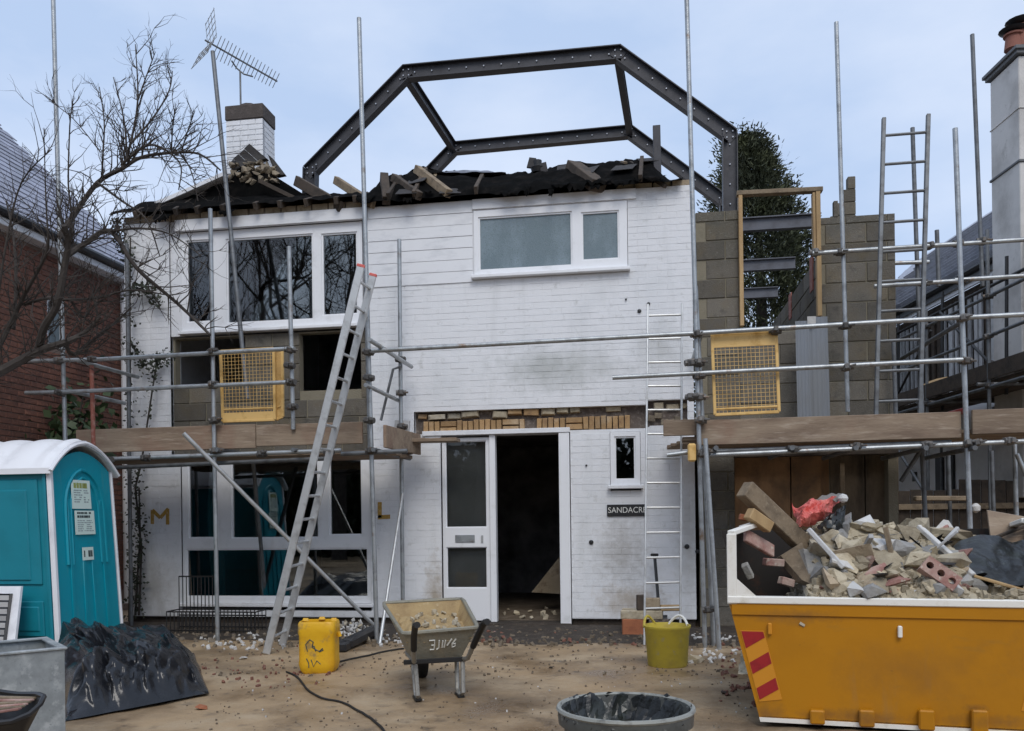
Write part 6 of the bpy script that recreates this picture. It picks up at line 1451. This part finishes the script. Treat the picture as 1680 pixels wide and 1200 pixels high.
# separate fragments one can pick out on the ground
for i, (a, b, s_, m_, lab, cat) in enumerate(((1140, 1085, .30, m_rubble, 'flat pale stone slab on the mud to the right of the yellow tub', 'stone'), (1205, 1068, .10, m_plaster, 'white bent scrap on the ground between the pole foot and the skip', 'rubble'),
     (806, 1040, .15, m_pink, 'pinkish broken brick behind the right wheelbarrow handle', 'brick'), (400, 1082, .11, m_plaster, 'flat white fragment on the mud right of the black sheet', 'stone'), (1188, 1045, .12, m_plaster, 'white lump on the ground at the foot of the scaffold pole', 'rubble'),
     (1150, 1048, .12, m_plaster, 'white lump just right of the yellow tub', 'rubble'), (1188, 1140, .09, m_dtimber, 'dark flat fragment on the mud left of the skip', 'fragment'), (330, 1160, .13, m_orange, 'reddish leaf like scrap on the mud beside the black sheet', 'fragment'), (905, 1095, .07, m_dtimber, 'small dark fragment on the mud above the round bin', 'fragment'),
     (560, 1112, .05, m_pink, 'tiny pink fragment at the foot of the yellow drum', 'fragment'), (1215, 1025, .22, m_orange, 'orange brick lump behind the skip corner', 'brick'))):
    g = G(a, b); me = chunk_mesh('fragment', 700+i, m_, 1, .7, .35, 10); o = inst('fragment', me, None, (g.x, g.y, gh(g.x, g.y)+s_*.12), (0, 0, rs.uniform(0, 6)), (s_,)*3); tag(o, lab, cat)
# ------------------------------------------------------------------ inside the doorway
mb = MB(); a, b, c = PY(872, 972, 1.3), PY(925, 905, 1.3), PY(925, 975, 1.3); mb.prism([0, 1, 2], lambda i: (a, b, c)[i], lambda i: (a, b, c)[i] + V((.0, .05, 0))); solo('board', mb, m_brick_c, 'brown triangular board standing inside the dark doorway', 'board')
for i in range(14):
    p = V((PY(rs.uniform(825, 910), 985, .8).x, rs.uniform(.3, 1.6), .08)); o = inst('rubble_lump', ch_me[i % 9], None, p, (rs.uniform(0, 6), rs.uniform(0, 6), 0), (rs.uniform(.04, .13),)*3); tag(o, 'small rubble lump on the floor inside the dark doorway', 'rubble', 'rubble inside the doorway')
# grey sheets standing on the right scaffold
for i, (a, b, lab) in enumerate(((1307, 1330, 'grey corrugated metal sheet on the right scaffold, left one of the pair'), (1331, 1362, 'grey corrugated metal sheet on the right scaffold with a white ticket'))):
    p0, p1 = PY(a, 520, YI+.1), PY(b, 518, YI+.1); z0, z1 = 2.12, PY(a, 516 if i else 524, YI+.1).z
    t = thing('metal_sheet', lab, 'sheet', ((p0.x+p1.x)/2, YI+.1, z0)); mb = MB(); n = 16
    mb.grid(lambda u, v: (p0.x + (p1.x-p0.x)*u, YI+.10+.04*i + .002*math.sin(u*n*1.6) + .10*v, z0 + (z1-z0)*v), n*4, 1); part('panel', mb, m_insul, t, True)
    if i: mb = MB(); c = PY(1334, 523, YI+.1); mb.box(c.x-.045, c.x+.045, YI+.215, YI+.22, c.z-.05, c.z+.045); mb.v = [(x, y-.03, z) for x, y, z in mb.v]; part('ticket', mb, m_plaster, t)

# ------------------------------------------------------------------ trees and plants
tw = thing('bare_tree', 'leafless winter tree spreading over the left side of the yard', 'tree', G(-95, 1068))
rt = random.Random(4); DT = 8.75
def limb(pix, r0, r1, dj=0.0):
    pts = [D(a, b, DT + dj*i/max(1, len(pix)-1) + .12*math.sin(a*.05)) for i, (a, b) in enumerate(pix)]; sm = []
    for i in range(len(pts)-1):
        p0, p1, p2, p3 = pts[max(0, i-1)], pts[i], pts[i+1], pts[min(len(pts)-1, i+2)]
        for k in range(4):
            t = k/4; sm.append(.5*((2*p1)+(-p0+p2)*t+(2*p0-5*p1+4*p2-p3)*t*t+(-p0+3*p1-3*p2+p3)*t**3))
    sm.append(pts[-1]); n = len(sm); return sm, [r0 + (r1-r0)*i/(n-1) for i in range(n)]
trk, rr_ = limb([(-95, 1085), (-92, 900), (-85, 760), (-60, 640)], .14, .075); trk[0] = V((trk[0].x, trk[0].y, -.05))
mb = MB(); mb.path(trk, rr_, 9); part('trunk', mb, m_bark, tw, True)
LB = [([(-60, 640), (0, 610), (62, 577), (107, 562), (140, 545), (165, 520)], .07, .012), ([(40, 589), (62, 574), (72, 538), (94, 499), (107, 430), (112, 400), (105, 370)], .05, .034), ([(107, 562), (120, 583), (150, 560), (186, 532), (215, 505)], .02, .007),
      ([(112, 418), (143, 398), (182, 379), (224, 440), (292, 499), (345, 550)], .03, .012), ([(97, 390), (120, 355), (160, 300), (200, 277), (233, 258), (283, 251), (327, 253), (362, 280)], .036, .007),
      ([(200, 277), (213, 240), (226, 165), (222, 73)], .016, .004), ([(226, 165), (242, 120), (255, 85)], .008, .003), ([(215, 235), (250, 195), (277, 150), (283, 117)], .011, .004), ([(167, 297), (169, 250), (171, 200), (163, 143)], .011, .004),
      ([(208, 262), (206, 220), (200, 180), (186, 127)], .011, .004), ([(200, 270), (227, 247), (250, 238), (277, 250), (297, 273), (293, 312)], .014, .005), ([(281, 251), (283, 215), (287, 178)], .008, .003), ([(298, 248), (308, 215), (320, 182)], .008, .003),
      ([(-10, 585), (20, 525), (39, 486), (75, 418), (79, 375)], .034, .010), ([(22, 540), (26, 466), (22, 388), (10, 330)], .02, .006), ([(40, 500), (75, 490), (110, 492), (162, 489), (214, 476), (272, 484)], .018, .006),
      ([(107, 475), (135, 520), (155, 500), (190, 480)], .014, .005), ([(300, 255), (315, 285), (325, 330)], .008, .003), ([(112, 418), (118, 360), (112, 300), (115, 200), (120, 170)], .012, .004), ([(79, 390), (75, 320), (72, 210)], .01, .003),
      ([(160, 300), (200, 330), (240, 360), (262, 420)], .014, .005), ([(180, 380), (230, 375), (280, 385), (330, 420)], .014, .004), ([(-20, 600), (-5, 500), (10, 400), (35, 300), (85, 245)], .016, .004), ([(165, 250), (120, 195), (80, 165)], .006, .003)]
twig = MB()
def grow(p, d, l, r, lev):
    n = 4; pts = [p]; dd_ = d.copy()
    for i in range(n):
        dd_ = (dd_ + V((rt.gauss(0, .24), rt.gauss(0, .2), rt.gauss(.05, .22)))).normalized(); pts.append(pts[-1] + dd_*l/n)
    twig.path(pts, [r*(1-.72*i/n) for i in range(n+1)], 4, cap=False)
    if lev < 2:
        for k in range(rt.randint(1, 3) if lev == 0 else rt.randint(0, 2)):
            i = rt.randint(1, n-1); nd = (dd_ + V((rt.gauss(0, .7), rt.gauss(0, .6), rt.gauss(.2, .5)))).normalized(); grow(pts[i], nd, l*rt.uniform(.4, .7), r*.6, lev+1)
for pix, r0, r1 in LB:
    sm, rr_ = limb(pix, r0*(.85 if r0 > .03 else 1.05), r1*(.8 if r1 > .02 else 1.1), rt.uniform(-.5, .5)); mb = MB(); mb.path(sm, rr_, 7); part('limb', mb, m_bark, tw, True)
    L_ = sum((sm[i+1]-sm[i]).length for i in range(len(sm)-1)); acc = 0
    for i in range(1, len(sm)-1):
        for k in range(2 if rt.random() < .6 else 1):
            d = (sm[i+1]-sm[i]).normalized(); s_ = d.cross(V((rt.gauss(0, 1), rt.gauss(0, 1), rt.gauss(0, .4)))).normalized()
            nd = (d*.55 + s_*.75 + V((0, 0, .45))).normalized(); grow(sm[i], nd, rt.uniform(.16, .55)*(1.1 if r0 > .012 else .7), max(.0048, min(.008, rr_[i]*.5)), 0)
tp_ = part('twigs', twig, m_bark, tw, stuff=True)
# conifer behind the extension
cn = thing('conifer_tree', 'tall dark green conifer rising behind the empty window opening', 'tree', (PY(1256, 900, 8.5).x, 8.5, 0))
cc = PY(1256, 900, 8.5); ztop = PY(1240, 222, 8.5).z; mb = MB(); mb.path([(cc.x, 8.5, -.1), (cc.x, 8.5, ztop*.5), (cc.x-.1, 8.5, ztop*.93)], [.22, .14, .03], 8); part('trunk', mb, m_bark, cn, True)
crn = MB(); rc = random.Random(21); vs_, fs = [], []
def crad(z): t = max(0, min(1, (ztop-z)/(ztop-1.2))); return (.22 + 2.25*t**.68)*(.62 + .38*min(1, t*3))
cl_ = []
for i in range(1500):
    z = 1.2 + (ztop-1.3)*rc.random()**.85; a = rc.uniform(0, 6.283); r_ = crad(z)*(.25+.82*rc.random()**.6)
    cl_.append((cc.x + .22 - .50*z/ztop + r_*math.cos(a), 8.5 + r_*math.sin(a), z, a, rc.uniform(.2, .42)))
for (x, y, z, a, s_) in cl_:
    for k in range(64):
        p = V((x, y, z)) + V((rc.gauss(0, .42), rc.gauss(0, .42), rc.gauss(0, .40)))*s_; d = (V((math.cos(a), math.sin(a), rc.uniform(.1, 1.1))) + V((rc.gauss(0, .5), rc.gauss(0, .5), rc.gauss(0, .4)))).normalized()
        l = rc.uniform(.045, .11); w_ = d.cross(V((rc.gauss(0, 1), rc.gauss(0, 1), rc.gauss(0, 1)))).normalized()*l*.20; n = len(vs_)
        vs_ += [p - w_, p + w_, p + d*l + w_*.35, p + d*l - w_*.35]; fs.append((n, n+1, n+2, n+3))
crn.add(vs_, fs); me = bpy.data.meshes.new('crown'); me.from_pydata([tuple(v) for v in crn.v], [], crn.f); me.materials.append(m_conif); link('crown', me, cn)
def leafplant(nm, label, cat, base, stems, m_l, nleaf, spread, lsz, stem_r=.012, seed=1):
    r = random.Random(seed); t = thing(nm, label, cat, base); lv, lf = [], []
    for st in stems:
        mb = MB(); mb.path(st, [stem_r*(1-.5*i/len(st)) for i in range(len(st))], 6); part('stem', mb, m_bark, t, True)
        for k in range(nleaf):
            i = r.randint(0, len(st)-2); p = V(st[i]).lerp(V(st[i+1]), r.random()) + V((r.gauss(0, spread), r.gauss(-.02, spread*.6), r.gauss(0, spread))); d = V((r.gauss(0, 1), r.gauss(-.3, .6), r.gauss(-.2, .7))).normalized(); l = r.uniform(.5, 1.2)*lsz; w_ = d.orthogonal().normalized()
            w_ = (Matrix.Rotation(r.uniform(0, 6), 3, d) @ w_)*l*.38; n = len(lv); lv += [p, p + d*l*.5 + w_, p + d*l, p + d*l*.5 - w_]; lf.append((n, n+1, n+2, n+3))
    me = bpy.data.meshes.new('foliage'); me.from_pydata([tuple(v) for v in lv], [], lf); me.materials.append(m_l); link('foliage', me, t); return t
pw = lambda *q: [PY(a, b, -.10) for a, b in q]
leafplant('climbing_plant', 'dark leafy climber growing up the left corner of the white wall', 'climber', (xF(213, 1000), -.10, 0), [pw((212, 1020), (214, 900), (211, 760), (214, 640), (213, 520), (214, 390)), pw((228, 1010), (232, 900), (222, 800), (232, 760), (250, 640), (258, 590)), pw((222, 1010), (226, 940), (230, 880), (228, 800)), pw((213, 480), (240, 470), (262, 500)), pw((214, 560), (235, 600), (262, 590), (280, 585)), pw((214, 430), (200, 400), (190, 360))], m_ivy, 260, .045, .05, .016, 5)
def bush(nm, label, cx, cy_, rx, ry, rz, n, m_l, lsz, seed):
    r = random.Random(seed); st = []
    for i in range(9):
        a = r.uniform(0, 6.28); st.append([(cx + r.gauss(0, .06), cy_ + r.gauss(0, .06), 0), (cx + rx*.4*math.cos(a), cy_ + ry*.4*math.sin(a), rz*.5), (cx + rx*.85*math.cos(a), cy_ + ry*.85*math.sin(a), rz*r.uniform(.75, 1))])
    return leafplant(nm, label, 'shrub', (cx, cy_, 0), st, m_l, n, rx*.28, lsz, .014, seed)
b_ = PY(60, 690, .0); bush('shrub', 'dark green shrub behind the turquoise toilet by the brick house', b_.x, .0, .75, .6, PY(60, 640, .0).z, 420, m_shrub, .13, 8)
# ------------------------------------------------------------------ behind the right-hand scaffold
def slabpx(name, a, b, y, dep, m_, parent):
    """upright slab whose near face spans pixel a (top left) to b (bottom right) at depth plane y"""
    p, q = PY(a[0], a[1], y), PY(b[0], b[1], y); mb = MB(); mb.box(p.x, q.x, y, y+dep, min(p.z, q.z), max(p.z, q.z), .0); return part(name, mb, m_, parent)
# boundary fence and dark undergrowth at its foot
fn = thing('board_fence', 'dark board fence below the right scaffold behind the skip', 'fence', (PY(1580, 880, 3.2).x, 3.2, 0))
x0, x1 = xF(1474, 850, YE)+.08, PY(1700, 850, 3.2).x; y = 2.6; x = x0
while x < x1:
    wd = rnd.uniform(.13, .16); h_ = PY(1560, 803, y).z + .12*math.floor(2*(x-x0)/(x1-x0)) + rnd.uniform(-.02, .02); mb = MB(); mb.box(x, x+wd, y+rnd.uniform(0, .015), y+.03, -.05, h_, .003); part('board', mb, m_dtimber, fn); x += wd + .01
mb = MB(); mb.box(x0-.05, x1, y-.06, y-.002, PY(1560, 830, y).z-.05, PY(1560, 830, y).z+.03, .004); part('rail', mb, m_timber, fn)
p = PY(1500, 818, 1.2); q_ = PY(1592, 818, 1.2); mb = MB(); mb.beam((p.x, 1.2, p.z), (q_.x, 1.2, q_.z-.0), .06, .12, (0, 0, 1), .01); solo('timber_rail', mb, m_timber, 'brown timber rail lying behind the right scaffold above the skip', 'timber')
mb = MB(); c = PY(1601, 834, 1.0); mb.lathe([(.01, -.06), (.05, -.03), (.055, .02), (.03, .05), (.01, .06)], 10, Matrix.Translation(c)); solo('plaster_lump', mb, m_plaster, 'small white rounded lump on the scaffold tube behind the skip', 'lump', smooth=True)
# ------------------------------------------------------------------ across the street, behind the camera: only seen mirrored in the glass
hd = MB(); rv = random.Random(3); vs_, fs = [], []  # dark hedge added out of view to blacken reflections in the lower glass
for i in range(26000):
    p = V((rv.uniform(-24, 18), -20 + rv.gauss(0, .5), abs(rv.gauss(0, 1.9)))); d = V((rv.gauss(0, 1), rv.gauss(0, 1), rv.gauss(0, 1))).normalized()*.22; w_ = d.orthogonal()*.5; n = len(vs_); vs_ += [p-w_, p+w_, p+d+w_, p+d-w_]; fs.append((n, n+1, n+2, n+3))
hb = MB(); hb.box(-24, 18, -20.2, -19.9, -.1, 3.0); n = len(vs_); vs_ += [V(p) for p in hb.v]; fs += [tuple(i+n for i in f) for f in hb.f]  # solid middle added so no sky gleams through the mirrored leaves
me = bpy.data.meshes.new('added_hedge'); me.from_pydata([tuple(v) for v in vs_], [], fs); me.materials.append(m_hedge); ho = link('added_hedge', me); ho['kind'] = 'stuff'
for ti, (tx, ty, th_) in enumerate(((-13.5, -15, 12), (-8.5, -17, 13.5), (-3.5, -16, 11.5))):
    t = thing('street_tree', ('tall bare street tree mirrored in the upper left window', 'second bare street tree mirrored in the upper windows', 'third bare street tree opposite the house')[ti], 'tree', (tx, ty, 0)); trk = MB(); bl = MB(); r = random.Random(50+ti)
    trk.path([(tx, ty, -.1), (tx+.1, ty, th_*.25), (tx, ty+.1, th_*.45)], [.28, .2, .13], 8); part('trunk', trk, m_bark, t, True)
    def br(p, d, l, rad, lev):
        pts = [p]; dd_ = d.copy()
        for i in range(4): dd_ = (dd_ + V((r.gauss(0, .14), r.gauss(0, .14), r.gauss(.06, .1)))).normalized(); pts.append(pts[-1] + dd_*l/4)
        bl.path(pts, [rad*(1-.7*i/4) for i in range(5)], 4, cap=False)
        if lev < 4:
            for k in range(4 if lev < 2 else 3): br(pts[r.randint(1, 4)], (dd_ + V((r.gauss(0, .6), r.gauss(0, .6), r.gauss(.1, .4)))).normalized(), l*r.uniform(.55, .75), rad*.5, lev+1)
    for k in range(6): br(V((tx, ty, th_*(.25+.04*k))), V((math.cos(k*1.05), math.sin(k*1.05), 1.1)).normalized(), th_*.34, .10, 0)
    part('branches', bl, m_bark, t, stuff=True)
